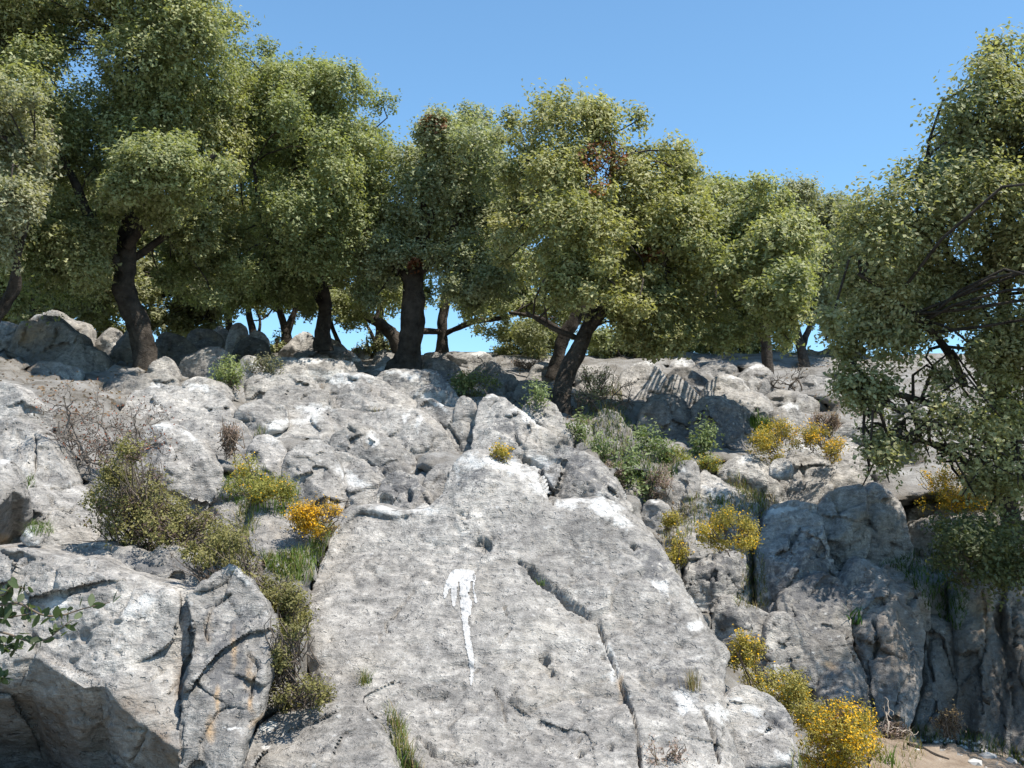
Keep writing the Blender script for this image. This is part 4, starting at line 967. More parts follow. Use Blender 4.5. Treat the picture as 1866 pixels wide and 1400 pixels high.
tree('holm_oak', 'dense oak beside the largest one, its crown edge against the blue sky',
     [[(590, 640, 15.2, 16), (588, 600, 15.2, 15), (592, 545, 15.2, 14), (570, 470, 15.0, 12), (560, 400, 15, 10)]],
     [[(588, 560, 15.2, 9), (540, 480, 15, 8), (480, 400, 14.6, 6), (460, 300, 14.5, 4)], [(575, 480, 15, 9), (620, 380, 15, 7), (640, 260, 15, 5)], [(570, 460, 15, 9), (540, 340, 15, 7), (530, 200, 15, 5)]],
     [([(400, 230), (425, 120), (455, 72), (520, 88), (552, 122), (575, 112), (592, 96), (640, 114), (690, 148), (706, 230), (716, 300), (700, 380), (676, 430), (640, 500), (590, 550), (520, 560), (440, 545), (385, 480), (380, 350)], 14.6, 1.5, 32, 68, 1.1),
      ([(370, 500), (430, 450), (560, 470), (640, 500), (700, 430), (690, 520), (610, 575), (520, 565), (420, 560)], 15.6, 0.7, 28, 52, 1.1)],
     2, base_col=OAKB, alt_col=(0.21, 0.215, 0.09))
tree('holm_oak', 'oak with the thick brown upright trunk left of centre',
     [[(738, 680, 14.3, 34), (742, 655, 14.3, 28), (750, 610, 14.3, 25), (753, 560, 14.3, 24), (755, 510, 14.3, 21), (765, 450, 14.3, 14), (790, 380, 14.3, 9)]],
     [[(752, 540, 14.3, 13), (720, 470, 14.2, 10), (690, 410, 14.2, 7), (660, 395, 14.2, 4)], [(755, 510, 14.3, 13), (810, 450, 14.2, 10), (850, 350, 14.2, 7), (860, 260, 14.2, 4)], [(757, 500, 14.3, 11), (770, 400, 14.4, 8), (780, 280, 14.4, 5)]],
     [([(650, 430), (700, 330), (720, 242), (760, 236), (792, 192), (836, 204), (880, 198), (903, 238), (930, 330), (945, 430), (925, 520), (860, 548), (810, 530), (790, 470), (740, 460), (700, 480)], 14.2, 1.2, 28, 58, 1.1),
      ([(640, 500), (680, 420), (750, 400), (770, 460), (745, 495), (700, 545), (655, 560)], 14.0, 0.5, 22, 40, 0.9), ([(795, 560), (800, 480), (870, 470), (940, 490), (925, 555), (860, 575)], 13.8, 0.5, 22, 42, 0.9)],
     3, base_col=(0.10, 0.116, 0.052), alt_col=(0.22, 0.22, 0.115), dead=[(757, 485, 14, 16, 0.9), (790, 225, 26, 18, 0.35)])
tree('holm_oak', 'round oak in the centre with a mottled trunk leaning right',
     [[(1016, 775, 11.6, 26), (1020, 735, 11.6, 23), (1030, 690, 11.7, 20), (1050, 645, 11.8, 18), (1070, 600, 11.9, 17), (1082, 560, 12, 15), (1090, 480, 12.1, 13)]],
     [[(1068, 605, 11.9, 12), (1110, 560, 11.8, 10), (1160, 510, 11.8, 8), (1210, 480, 11.8, 5)], [(1080, 560, 12, 11), (1040, 480, 12, 9), (990, 400, 12, 7), (960, 300, 12, 4)], [(1088, 500, 12.1, 11), (1110, 400, 12.2, 9), (1120, 280, 12.2, 6)], [(1060, 620, 11.9, 8), (1010, 600, 11.8, 6), (960, 570, 11.7, 4)]],
     [([(895, 400), (905, 300), (930, 212), (952, 192), (1000, 190), (1040, 180), (1085, 186), (1102, 166), (1150, 190), (1200, 238), (1240, 258), (1272, 272), (1262, 330), (1292, 400), (1300, 500), (1250, 560), (1180, 560), (1080, 540), (990, 520), (920, 500)], 12.4, 1.5, 30, 62, 1.15),
      ([(990, 540), (1000, 480), (1060, 455), (1120, 470), (1150, 520), (1120, 575), (1060, 580), (1020, 575)], 11.2, 0.45, 24, 44, 1.0),
      ([(1120, 590), (1150, 520), (1230, 490), (1290, 520), (1290, 600), (1270, 655), (1230, 672), (1180, 650), (1140, 625)], 11.7, 0.7, 28, 52, 1.15)],
     4, base_col=(0.11, 0.116, 0.038), alt_col=(0.24, 0.225, 0.095), dead=[(1100, 285, 45, 30, 0.5), (1090, 330, 24, 30, 0.4), (1185, 465, 24, 16, 0.5)], bare=6)
tree('holm_oak', 'black-trunked oak standing close behind the centre oak',
     [[(1010, 690, 14.4, 17), (1016, 655, 14.4, 15), (1028, 615, 14.4, 14), (1050, 580, 14.4, 13), (1070, 530, 14.4, 10)]], [[(1030, 610, 14.4, 8), (980, 580, 14.6, 6), (930, 570, 14.8, 4)]],
     [([(940, 570), (1000, 520), (1080, 540), (1120, 580), (1110, 640), (1060, 620), (1000, 600), (950, 600)], 15.2, 0.6, 22, 42, 0.8)], 5)
tree('holm_oak', 'full oak right of the centre one, crown almost touching the rocks',
     [[(1396, 705, 14.8, 13), (1398, 660, 14.8, 12), (1392, 600, 14.8, 11), (1380, 520, 14.8, 9), (1370, 440, 14.8, 7)]], [[(1385, 560, 14.8, 8), (1330, 500, 14.6, 6), (1300, 430, 14.6, 4)], [(1375, 480, 14.8, 7), (1410, 420, 14.8, 5)]],
     [([(1235, 420), (1262, 330), (1300, 298), (1328, 318), (1372, 332), (1418, 340), (1442, 385), (1470, 450), (1458, 560), (1432, 630), (1385, 660), (1320, 648), (1262, 640), (1245, 540)], 11.9, 0.9, 30, 58, 1.15), ([(1350, 600), (1370, 430), (1420, 370), (1470, 420), (1490, 520), (1470, 590), (1420, 620)], 10.9, 0.7, 30, 56, 1.0)], 6, base_col=(0.10, 0.116, 0.042), alt_col=(0.225, 0.22, 0.095))
tree('holm_oak', 'farther oak with thin dark forked trunk in the gap at right',
     [[(1472, 685, 16.2, 12), (1462, 640, 16.2, 10), (1450, 600, 16.2, 10), (1440, 560, 16.2, 8), (1450, 480, 16.4, 6)], [(1460, 635, 16.2, 7), (1474, 600, 16.3, 6), (1490, 560, 16.4, 5)]], [[(1450, 590, 16.2, 5), (1420, 540, 16.3, 3)], [(1450, 500, 16.3, 6), (1490, 430, 16.6, 4)]],
     [([(1400, 420), (1410, 350), (1452, 330), (1500, 346), (1550, 368), (1570, 430), (1560, 520), (1530, 590), (1490, 600), (1440, 570), (1415, 500)], 17, 1.2, 24, 48, 1.1)], 7, base_col=(0.095, 0.105, 0.05), alt_col=(0.185, 0.18, 0.095))
tree('holm_oak', 'big oak overhanging from the right edge, branches drooping over rocks',
     [[(1850, 985, 8.9, 20), (1835, 900, 8.85, 18), (1822, 800, 8.75, 16), (1825, 700, 8.65, 15), (1830, 560, 8.65, 14), (1835, 400, 8.75, 12), (1850, 250, 8.85, 8)]],
     [[(1756, 780, 8.8, 11), (1700, 740, 8.4, 9), (1640, 720, 8.1, 7), (1570, 710, 8.0, 4)], [(1760, 700, 8.7, 12), (1690, 600, 8.2, 9), (1620, 540, 8.1, 6), (1560, 500, 8.1, 4)], [(1785, 560, 8.7, 11), (1720, 440, 8.5, 8), (1690, 340, 8.5, 5)], [(1770, 850, 8.9, 9), (1700, 810, 8.4, 6), (1620, 800, 8.0, 4)], [(1765, 860, 8.9, 8), (1840, 800, 8.5, 6), (1900, 780, 8.2, 4)], [(1790, 520, 8.7, 11), (1860, 420, 8.5, 8), (1950, 330, 8.4, 5)]],
     [([(1500, 480), (1512, 420), (1540, 370), (1590, 348), (1622, 308), (1662, 290), (1664, 238), (1705, 218), (1742, 168), (1770, 110), (1800, 68), (1840, 50), (1900, 45), (2020, 70), (2120, 200), (2150, 480), (2100, 640), (1900, 660), (1760, 650), (1640, 620), (1540, 580)], 8.4, 0.6, 40, 82, 1.4),
      ([(1512, 700), (1505, 600), (1540, 540), (1640, 540), (1760, 560), (1860, 600), (2000, 620), (1980, 720), (1860, 720), (1760, 700), (1680, 720), (1600, 740), (1545, 755)], 8.2, 0.4, 34, 62, 1.3),
      ([(1545, 740), (1640, 720), (1760, 700), (1900, 720), (1920, 860), (1866, 920), (1820, 930), (1750, 880), (1690, 820), (1650, 850), (1620, 876), (1580, 850), (1570, 800)], 8.1, 0.45, 24, 46, 0.36),
      ([(1570, 790), (1610, 780), (1650, 800), (1660, 850), (1620, 880), (1580, 860)], 8.0, 0.25, 18, 34, 0.8), ([(1770, 930), (1770, 740), (1830, 700), (1900, 720), (1900, 930)], 8.4, 0.4, 26, 48, 0.7),
      ([(1900, 640), (1920, 300), (2050, 120), (2300, 100), (2480, 300), (2460, 600), (2200, 700)], 7.3, 1.0, 55, 95, 0.36)],
     8, base_col=(0.105, 0.115, 0.045), alt_col=(0.24, 0.225, 0.11), density=15500, size=0.041)
tree('holm_oak', 'pale olive tree cut by the left edge, leaning brownish trunk',
     [[(-40, 640, 11.6, 14), (-10, 585, 11.6, 14), (12, 550, 11.6, 13), (26, 520, 11.6, 12), (30, 470, 11.5, 9), (20, 400, 11.4, 7)]], [[(28, 500, 11.6, 7), (50, 400, 11.4, 5), (60, 300, 11.3, 3)], [(25, 450, 11.5, 6), (-20, 360, 11.4, 4)]],
     [([(-90, 200), (0, 150), (60, 165), (104, 230), (92, 300), (70, 380), (30, 440), (10, 520), (-80, 540)], 11.2, 0.7, 26, 52, 0.95)], 9, base_col=(0.115, 0.12, 0.06), alt_col=(0.21, 0.2, 0.11))
tree('holm_oak', 'oak behind the crest whose dark limb stretches across the sky gap',
     [[(806, 660, 17.2, 13), (806, 620, 17.2, 12), (806, 585, 17.2, 11), (812, 550, 17.2, 10), (820, 500, 17.2, 8)]],
     [[(806, 612, 17.2, 6), (835, 597, 17.1, 7), (865, 586, 17, 7), (900, 582, 17, 6), (940, 574, 17, 4)], [(806, 605, 17.2, 7), (770, 604, 17, 8), (740, 604, 16.8, 7)]],
     [([(780, 560), (830, 530), (930, 530), (945, 590), (925, 622), (905, 610), (870, 615), (850, 585)], 17.2, 0.6, 16, 34, 0.6)], 10)
tree('holm_oak', 'oak with low dark limb reaching left behind the thick brown trunk',
     [[(728, 690, 16.4, 17), (726, 650, 16.4, 16), (722, 620, 16.4, 15), (705, 600, 16.4, 13), (685, 585, 16.4, 11), (662, 572, 16.4, 8), (650, 545, 16.4, 5)]],
     [[(724, 630, 16.4, 8), (745, 600, 16.5, 7), (760, 570, 16.5, 5)], [(685, 585, 16.4, 6), (700, 550, 16.5, 5), (720, 520, 16.5, 4)]],
     [([(610, 570), (640, 530), (720, 500), (770, 530), (760, 570), (700, 575), (660, 600), (630, 600)], 16.6, 0.7, 18, 38, 0.7)], 11)
tree('holm_oak', 'small forked tree on the skyline against the left sky gap',
     [[(524, 640, 17, 11), (520, 605, 17, 10), (512, 575, 17, 7), (505, 545, 17, 5), (503, 510, 17, 3)], [(522, 606, 17, 8), (535, 575, 17, 7), (542, 550, 17, 5), (545, 515, 17, 4)]],
     [[(538, 565, 17, 4), (560, 560, 17, 3), (580, 545, 17, 2)], [(510, 570, 17, 4), (490, 560, 17, 3), (470, 545, 17, 2)], [(505, 550, 17, 3), (480, 580, 17, 2), (460, 585, 17, 1.5)]],
     [([(440, 560), (450, 510), (520, 490), (590, 510), (600, 560), (560, 570), (520, 555), (480, 575)], 17.2, 0.6, 14, 28, 0.5)], 12, bare=14)
tree('holm_oak', 'thin leaning stem left of the small forked skyline tree',
     [[(464, 625, 16.8, 8), (460, 600, 16.8, 7), (452, 565, 16.8, 6), (446, 520, 16.8, 4)], [(470, 618, 16.8, 4), (474, 590, 16.8, 3), (470, 560, 16.8, 2)]], [],
     [([(420, 545), (430, 490), (470, 480), (480, 540), (450, 560)], 16.8, 0.4, 14, 26, 0.6)], 13)
tree('holm_oak', 'thin slanting sapling between dark trunk and thick brown trunk',
     [[(622, 650, 17, 6), (614, 620, 17, 5), (604, 590, 17, 4.5), (598, 560, 17, 4), (590, 520, 17, 3)], [(690, 650, 17.2, 5), (682, 620, 17.2, 4), (668, 590, 17.2, 3), (650, 560, 17.2, 2)]], [],
     [([(580, 560), (600, 520), (650, 520), (660, 570), (640, 590), (600, 585)], 17, 0.4, 12, 24, 0.45)], 14, bare=8)
tree('holm_oak', 'low dense oak filling the gap behind the black leaning trunk',
     [[(385, 640, 18.2, 10), (384, 600, 18.2, 9), (380, 560, 18.2, 8), (370, 520, 18.2, 6)]], [],
     [([(100, 600), (110, 500), (200, 470), (320, 480), (430, 490), (452, 560), (440, 600), (380, 615), (300, 610), (220, 620), (160, 615), (-60, 610), (-80, 480)], 18, 1.2, 28, 54, 1.2)], 15, base_col=(0.09, 0.10, 0.045), alt_col=(0.18, 0.175, 0.085), density=11000, size=0.07)
tree('holm_oak', 'distant oak closing the gap between the two left oaks',
     [[(420, 640, 20, 9), (418, 590, 20, 8), (415, 540, 20, 7), (420, 460, 20, 5)]], [],
     [([(250, 570), (300, 420), (380, 200), (430, 120), (500, 160), (600, 250), (690, 330), (700, 470), (640, 560), (560, 555), (480, 565), (400, 575)], 19.5, 1.4, 36, 66, 1.2)], 21, density=11000, size=0.07)
tree('holm_oak', 'distant oak behind the thick brown trunk, crown only',
     [[(690, 650, 20, 9), (690, 600, 20, 8), (700, 540, 20, 7), (720, 460, 20, 5)]], [],
     [([(620, 540), (640, 420), (690, 320), (780, 260), (900, 260), (980, 330), (1010, 450), (1000, 560), (900, 565), (780, 555), (700, 560)], 19.5, 1.4, 36, 66, 1.2)], 22, density=11000, size=0.07)
tree('holm_oak', 'distant oak between the centre oak and the full oak',
     [[(1250, 690, 19, 9), (1252, 640, 19, 8), (1255, 560, 19, 6), (1260, 480, 19, 5)]], [],
     [([(1060, 640), (1100, 480), (1200, 330), (1290, 305), (1360, 340), (1420, 430), (1440, 600), (1340, 655), (1240, 660)], 18.6, 1.3, 32, 60, 1.1)], 23, density=11000, size=0.07)
tree('holm_oak', 'distant oak behind the overhanging oak, left of its crown',
     [[(1560, 690, 18.6, 8), (1558, 640, 18.6, 8), (1555, 560, 18.6, 6), (1560, 480, 18.6, 5)]], [],
     [([(1450, 560), (1470, 430), (1530, 375), (1600, 360), (1680, 420), (1700, 560), (1640, 640), (1560, 640), (1500, 600)], 18.4, 1.2, 26, 48, 0.9)], 24, density=11000, size=0.07)
tree('holm_oak', 'distant oak behind the left edge, filling below the pale olive tree',
     [[(60, 640, 19, 9), (62, 600, 19, 8), (64, 540, 19, 7), (60, 440, 19, 5)]], [],
     [([(-120, 600), (-120, 300), (0, 200), (120, 190), (230, 260), (300, 380), (300, 560), (200, 600), (60, 605)], 19, 1.4, 36, 66, 1.2)], 25, density=11000, size=0.07)
tree('oak_bush', 'rounded bush on the skyline just left of the leaning trunks',
     [[(960, 690, 17.6, 8), (958, 660, 17.6, 7), (955, 630, 17.6, 5)]], [],
     [([(902, 668), (910, 620), (930, 590), (975, 575), (1020, 600), (1022, 668), (960, 680)], 17.6, 0.7, 16, 34, 1.1)], 16, base_col=(0.10, 0.108, 0.045), alt_col=(0.2, 0.19, 0.09), group='bushes along the skyline', cat='bush')
tree('oak_bush', 'loose bush on the skyline behind the big slit boulder',
     [[(1130, 700, 17.4, 6), (1128, 660, 17.4, 5), (1125, 630, 17.4, 4)]], [],
     [([(1062, 680), (1070, 620), (1120, 590), (1200, 600), (1260, 640), (1240, 668), (1170, 672), (1120, 690)], 17.4, 0.6, 18, 36, 1.0)], 17, group='bushes along the skyline', cat='bush', bare=10)
tree('oak_bush', 'low dense bush on the skyline under the full oak',
     [[(1350, 700, 18, 6), (1350, 670, 18, 5), (1352, 640, 18, 4)]], [],
     [([(1230, 690), (1250, 610), (1330, 580), (1430, 590), (1440, 660), (1400, 690), (1300, 700)], 18.2, 0.6, 20, 38, 0.6)], 26, group='bushes along the skyline', cat='bush')
tree('oak_bush', 'tiny olive bush at the foot of the small forked tree',
     [[(505, 650, 16.9, 4), (505, 630, 16.9, 3), (504, 618, 16.9, 2)]], [], [([(490, 650), (495, 618), (515, 610), (528, 640), (520, 655)], 16.9, 0.2, 8, 16, 1.0)], 18, group='bushes along the skyline', cat='bush')
tree('oak_bush', 'sparse twiggy bush on the skyline left of the brown trunk',
     [[(672, 665, 17.2, 4), (672, 640, 17.2, 3), (668, 615, 17.2, 2)]], [], [([(636, 660), (650, 625), (690, 612), (718, 630), (715, 660)], 17.2, 0.3, 9, 18, 0.6)], 19, group='bushes along the skyline', cat='bush', bare=10, base_col=(0.11, 0.11, 0.05))
print('trees', round(time.time() - T0, 1))

# ------------------------------------------------------------------ shrubs, cushions, herbs
def shrub(name, label, polys, dc, hd, seed, size=0.022, density=14000, rr=(10, 24), base_col=(0.10, 0.11, 0.045), alt_col=(0.2, 0.19, 0.085), twig=(0.13, 0.105, 0.085), ntw=120, dead=0.0, deadcol=(0.16, 0.10, 0.07), flower=None, nfl=0.0, cat='shrub', group='shrubs between the rocks', aspect=0.5, mat=None, upb=0.3, foot=None):
    rng = np.random.default_rng(seed)
    allp = np.concatenate([np.array(p, float) for p in polys])
    kb = np.argmax(allp[:, 1]); fx, fy = foot or (allp[:, 0].mean(), allp[:, 1].max())
    base = W(fx, fy, dc + 0.05)
    root = thing(name, label, cat, base, group)
    data = []; cents = []
    for p in polys:
        C, r, cpx = lobes_for(rng, p, dc, hd, *rr)
        area = poly_area(p) * (dc / F) ** 2
        data.append(lobe_leaves(rng, C, r, int(2.6 * density * area), size, aspect=aspect, base=base_col, alt=alt_col, spray=7, spread=size * 1.1, flat=0.9, upb=upb, shoots=0.14, flip=0.0)); cents.append(C)
    pos, nrm, dirs, L, Wd, col = (np.concatenate([d[i] for d in data]) for i in range(6))
    patch = fbm(pos * 6.0, 2, seed)
    dm = (patch > 0.75 - dead * 1.5) & (rng.random(len(pos)) < 0.8) if dead else np.zeros(len(pos), bool)
    col = np.where(dm[:, None], np.array(deadcol) * rng.uniform(0.6, 1.5, (len(pos), 1)), col)
    V, T, c4 = leaves_geo(pos, nrm, dirs, L, Wd, col, 0.1)
    obj('foliage', mesh_from('foliage', V - base, T, mat or M_HERB, cols=c4, smooth_shade=False), parent=root)['kind'] = 'stuff'
    C = np.concatenate(cents); g = Geo()
    for _ in range(ntw):
        c = C[rng.integers(len(C))] + rng.normal(size=3) * size
        low = c * 0.6 + base * 0.4 + rng.normal(size=3) * 0.03
        low[2] = min(low[2], c[2] - 0.02)
        p = [low]; n = 4; dv = (c - low) / n
        for k in range(n): p.append(p[-1] + dv + rng.normal(size=3) * np.linalg.norm(dv) * 0.35)
        v, q = tube(np.array(p), np.linspace(0.0045, 0.0015, n + 1), 3); g.add(v, q, np.array(twig) * rng.uniform(0.6, 1.3))
    if ntw: obj('twigs', g.mesh('twigs', base, M_TWIG), parent=root)['kind'] = 'stuff'
    if flower:
        up = unit(nrm * 0.3 + (S_np * 0.6) + rng.normal(size=nrm.shape) * 0.4)
        zc = pos[:, 2]; fp = 1.3 * fbm(pos * 8.0, 2, seed + 9)
        nfl = nfl if nfl > 0.39 else 0.5 * nfl
        m = (rng.random(len(pos)) < nfl * np.clip(0.5 + 1.8 * fp, 0, 2)) & (~dm)
        k = m.sum()
        if k:
            P2 = pos[m] + nrm[m] * size * 0.5 + rng.normal(size=(k, 3)) * size * 0.3
            cc = np.array(flower) * rng.uniform(0.75, 1.2, (k, 1))
            V, T, c4 = leaves_geo(P2, up[m], rng.normal(size=(k, 3)), np.full(k, size * 0.75), np.full(k, size * 0.62), cc, 0.2)
            obj('flowers', mesh_from('flowers', V - base, T, M_HERB, cols=c4, smooth_shade=False), parent=root)['kind'] = 'stuff'
    return root
S_np = np.array(S)
OL_B, OL_A = (0.055, 0.053, 0.016), (0.14, 0.125, 0.038)
shrub('kermes_shrub', 'largest olive shrub with brown dry patches between the left boulders', [[(150, 960), (160, 900), (200, 862), (250, 870), (290, 850), (330, 885), (345, 930), (340, 990), (320, 1012), (250, 1005), (190, 1000)], [(170, 850), (200, 815), (260, 800), (290, 840), (270, 880), (200, 880)], [(310, 960), (360, 920), (420, 955), (470, 1000), (480, 1045), (420, 1050), (360, 1020)]], 5.7, 0.28, 31, 0.017, 19000, (16, 38), OL_B, OL_A, dead=0.34, deadcol=(0.13, 0.09, 0.075), ntw=420)
shrub('kermes_shrub', 'olive shrub trailing down between the upright block and arrow slab', [[(330, 1010), (385, 960), (425, 950), (442, 985), (470, 1010), (478, 1050), (540, 1062), (566, 1100), (562, 1160), (530, 1200), (500, 1140), (470, 1075), (420, 1040), (370, 1030)], [(470, 1090), (480, 1040), (540, 1060), (566, 1100), (566, 1170), (530, 1200), (505, 1150)]], 5.22, 0.22, 32, 0.016, 21000, (14, 32), OL_B, OL_A, dead=0.08, ntw=240)
shrub('kermes_shrub', 'lowest olive shrub, tucked against the lower left of the arrow slab', [[(498, 1200), (505, 1140), (545, 1130), (568, 1165), (550, 1200), (545, 1230), (580, 1240), (620, 1262), (600, 1285), (560, 1300), (510, 1300), (490, 1260)]], 4.85, 0.2, 33, 0.015, 21000, (14, 30), OL_B, OL_A, dead=0.05, ntw=220)
shrub('kermes_shrub', 'dark green shrub standing between grey boulders below the black trunk', [[(388, 700), (395, 665), (415, 650), (432, 648), (440, 680), (436, 720), (415, 715)]], 11.7, 0.15, 34, 0.03, 7000, (8, 18), (0.07, 0.09, 0.03), (0.16, 0.18, 0.06), ntw=40)
shrub('kermes_shrub', 'flat dark shrublet lying over the long pale ledge', [[(445, 668), (470, 650), (500, 655), (526, 668), (510, 680), (470, 680)]], 12.2, 0.12, 35, 0.028, 6000, (6, 12), (0.07, 0.075, 0.035), (0.13, 0.12, 0.06), ntw=50)
shrub('kermes_shrub', 'dark green bush below the crest right of the brown trunk', [[(818, 715), (830, 685), (860, 672), (895, 680), (912, 700), (900, 720), (850, 725)]], 12.0, 0.2, 36, 0.03, 6500, (9, 18), (0.06, 0.075, 0.025), (0.14, 0.15, 0.05), ntw=50)
shrub('kermes_shrub', 'pale dry bush right of the leaning trunk', [[(1048, 720), (1055, 680), (1080, 665), (1118, 675), (1122, 710), (1100, 735), (1060, 740)]], 12.3, 0.25, 37, 0.026, 2600, (8, 18), (0.16, 0.15, 0.07), (0.28, 0.26, 0.12), ntw=150, twig=(0.16, 0.12, 0.09))
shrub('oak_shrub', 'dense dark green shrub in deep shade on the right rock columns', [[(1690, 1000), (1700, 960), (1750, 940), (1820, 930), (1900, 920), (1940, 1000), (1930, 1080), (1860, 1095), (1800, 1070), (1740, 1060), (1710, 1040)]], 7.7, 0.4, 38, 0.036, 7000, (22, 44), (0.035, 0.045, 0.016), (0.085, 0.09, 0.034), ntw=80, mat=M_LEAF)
# spiny cushions in flower
YEL = (0.72, 0.41, 0.012)
GB, GA = (0.10, 0.09, 0.016), (0.23, 0.18, 0.030)
def cushion(label, poly, dc, hd, seed, nfl, **kw):
    a = dict(size=0.019, density=24000, rr=(11, 25), base_col=GB, alt_col=GA, ntw=60, flower=YEL, nfl=nfl, aspect=0.34, group='yellow-flowering gorse cushions', upb=0.1); a.update(kw)
    return shrub('gorse_cushion', label, [poly], dc, hd, seed, **a)
cushion('small orange-yellow gorse cushion at the upper left corner of the arrow slab', [(522, 945), (530, 920), (560, 906), (595, 908), (622, 930), (615, 955), (590, 975), (560, 970), (535, 960)], 6.35, 0.15, 41, 0.9, base_col=(0.13, 0.095, 0.015), alt_col=(0.24, 0.15, 0.025), size=0.016)
cushion('round olive gorse cushion sitting on the rough grey boulder', [(1265, 970), (1285, 945), (1320, 930), (1360, 935), (1388, 960), (1385, 985), (1360, 1003), (1310, 1000), (1280, 990)], 7.15, 0.25, 42, 0.22)
cushion('left and larger of the two gorse cushions above the peaked rock', [(1358, 825), (1370, 795), (1405, 770), (1445, 768), (1465, 785), (1466, 805), (1440, 836), (1400, 842)], 9.75, 0.3, 43, 0.35, size=0.022, density=12000)
cushion('right and smaller of the two gorse cushions above the peaked rock', [(1462, 800), (1468, 780), (1490, 774), (1515, 790), (1540, 815), (1542, 832), (1510, 838), (1480, 825)], 9.8, 0.22, 44, 0.4, size=0.022, density=12000)
cushion('bright yellow gorse behind the drooping oak at right', [(1665, 925), (1668, 868), (1710, 856), (1760, 860), (1810, 868), (1822, 920), (1760, 932), (1700, 932)], 9.45, 0.25, 45, 0.9, size=0.022, density=10000, dead=0.25, deadcol=(0.22, 0.17, 0.12))
cushion('olive gorse bush at the foot of the arrow slab shoulder', [(1324, 1200), (1325, 1160), (1350, 1145), (1385, 1152), (1392, 1180), (1375, 1205), (1340, 1215)], 6.45, 0.18, 46, 0.25)
cushion('spreading greenish gorse mound running down beside the white boulder', [(1320, 1250), (1335, 1210), (1365, 1190), (1380, 1215), (1440, 1225), (1475, 1240), (1470, 1265), (1510, 1290), (1500, 1330), (1460, 1330), (1420, 1275), (1370, 1258)], 6.15, 0.22, 47, 0.2, base_col=(0.095, 0.09, 0.02), alt_col=(0.21, 0.175, 0.04), dead=0.1, deadcol=(0.2, 0.14, 0.09))
cushion('brightest yellow gorse by the earth path at lower right', [(1450, 1400), (1455, 1345), (1490, 1300), (1530, 1275), (1575, 1290), (1605, 1330), (1605, 1375), (1570, 1400), (1510, 1410)], 5.75, 0.28, 48, 0.40, dead=0.2, deadcol=(0.2, 0.14, 0.1))
cushion('olive gorse sprig under the arrow slab shoulder at right', [(1205, 1020), (1210, 985), (1235, 980), (1250, 1005), (1248, 1040), (1225, 1035)], 7.05, 0.1, 49, 0.2, rr=(7, 14))
cushion('tiny yellow gorse tuft on the arrow slab summit', [(890, 838), (894, 820), (912, 812), (932, 824), (926, 840)], 7.05, 0.06, 50, 0.4, rr=(4, 9), ntw=20)
cushion('yellow-green gorse above the split block', [(1205, 845), (1215, 825), (1250, 815), (1300, 830), (1310, 850), (1280, 862), (1240, 842)], 9.2, 0.25, 51, 0.12, base_col=(0.10, 0.11, 0.022), alt_col=(0.19, 0.185, 0.04), size=0.02)
cushion('small olive gorse on the pale ridge beside the pointed ledge', [(1200, 965), (1205, 945), (1225, 932), (1245, 942), (1235, 962)], 7.7, 0.1, 52, 0.1, rr=(6, 12), ntw=30)
cushion('yellow-green gorse in the grass pocket at left', [(402, 885), (405, 850), (430, 830), (465, 835), (500, 860), (540, 880), (545, 905), (500, 920), (440, 905)], 6.75, 0.2, 53, 0.18, base_col=(0.09, 0.10, 0.02), alt_col=(0.2, 0.175, 0.035), size=0.017)
# dry brown cushions
def dry(label, poly, dc, hd, seed, **kw):
    a = dict(size=0.016, density=13000, rr=(7, 16), base_col=(0.13, 0.09, 0.065), alt_col=(0.26, 0.19, 0.14), ntw=200, aspect=0.3, group='dry brown cushions', upb=0.05, twig=(0.2, 0.15, 0.11)); a.update(kw)
    return shrub('dry_cushion', label, [poly], dc, hd, seed, **a)
dry('dry brown cushion at the bottom edge on the arrow slab', [(1165, 1440), (1170, 1365), (1195, 1345), (1225, 1342), (1245, 1370), (1240, 1440)], 4.75, 0.1, 61)
dry('brown dry cushion touching the drooping oak above the gorse', [(1478, 775), (1485, 755), (1505, 748), (1528, 758), (1532, 778), (1505, 785)], 10.8, 0.15, 62, size=0.024, density=9000)
dry('brown dry heather left of the split block', [(1170, 910), (1180, 870), (1205, 845), (1222, 855), (1222, 900), (1200, 915)], 8.35, 0.15, 63)
dry('brown dry patch at the edge of the green hollow', [(1095, 862), (1105, 838), (1130, 845), (1145, 865), (1125, 878)], 8.5, 0.12, 64)
dry('dry grey cushion at the foot of the buttress', [(1600, 1345), (1605, 1320), (1640, 1315), (1650, 1335), (1640, 1355)], 6.75, 0.1, 65)
dry('flat dry mat on the crest left of the leaning trunk', [(935, 665), (950, 652), (990, 652), (1000, 662), (970, 668)], 15.3, 0.2, 66, size=0.035, density=4500)
dry('brown dry tuft hanging on the pale rock face above the grass', [(405, 810), (410, 775), (425, 765), (440, 782), (432, 805), (420, 828)], 7.85, 0.06, 67, rr=(5, 11))
dry('orange-brown dry sprig at the foot of the rock columns', [(1700, 1320), (1720, 1290), (1745, 1285), (1752, 1315), (1730, 1340)], 7.2, 0.1, 68, base_col=(0.2, 0.12, 0.05), alt_col=(0.36, 0.24, 0.09), density=6000)

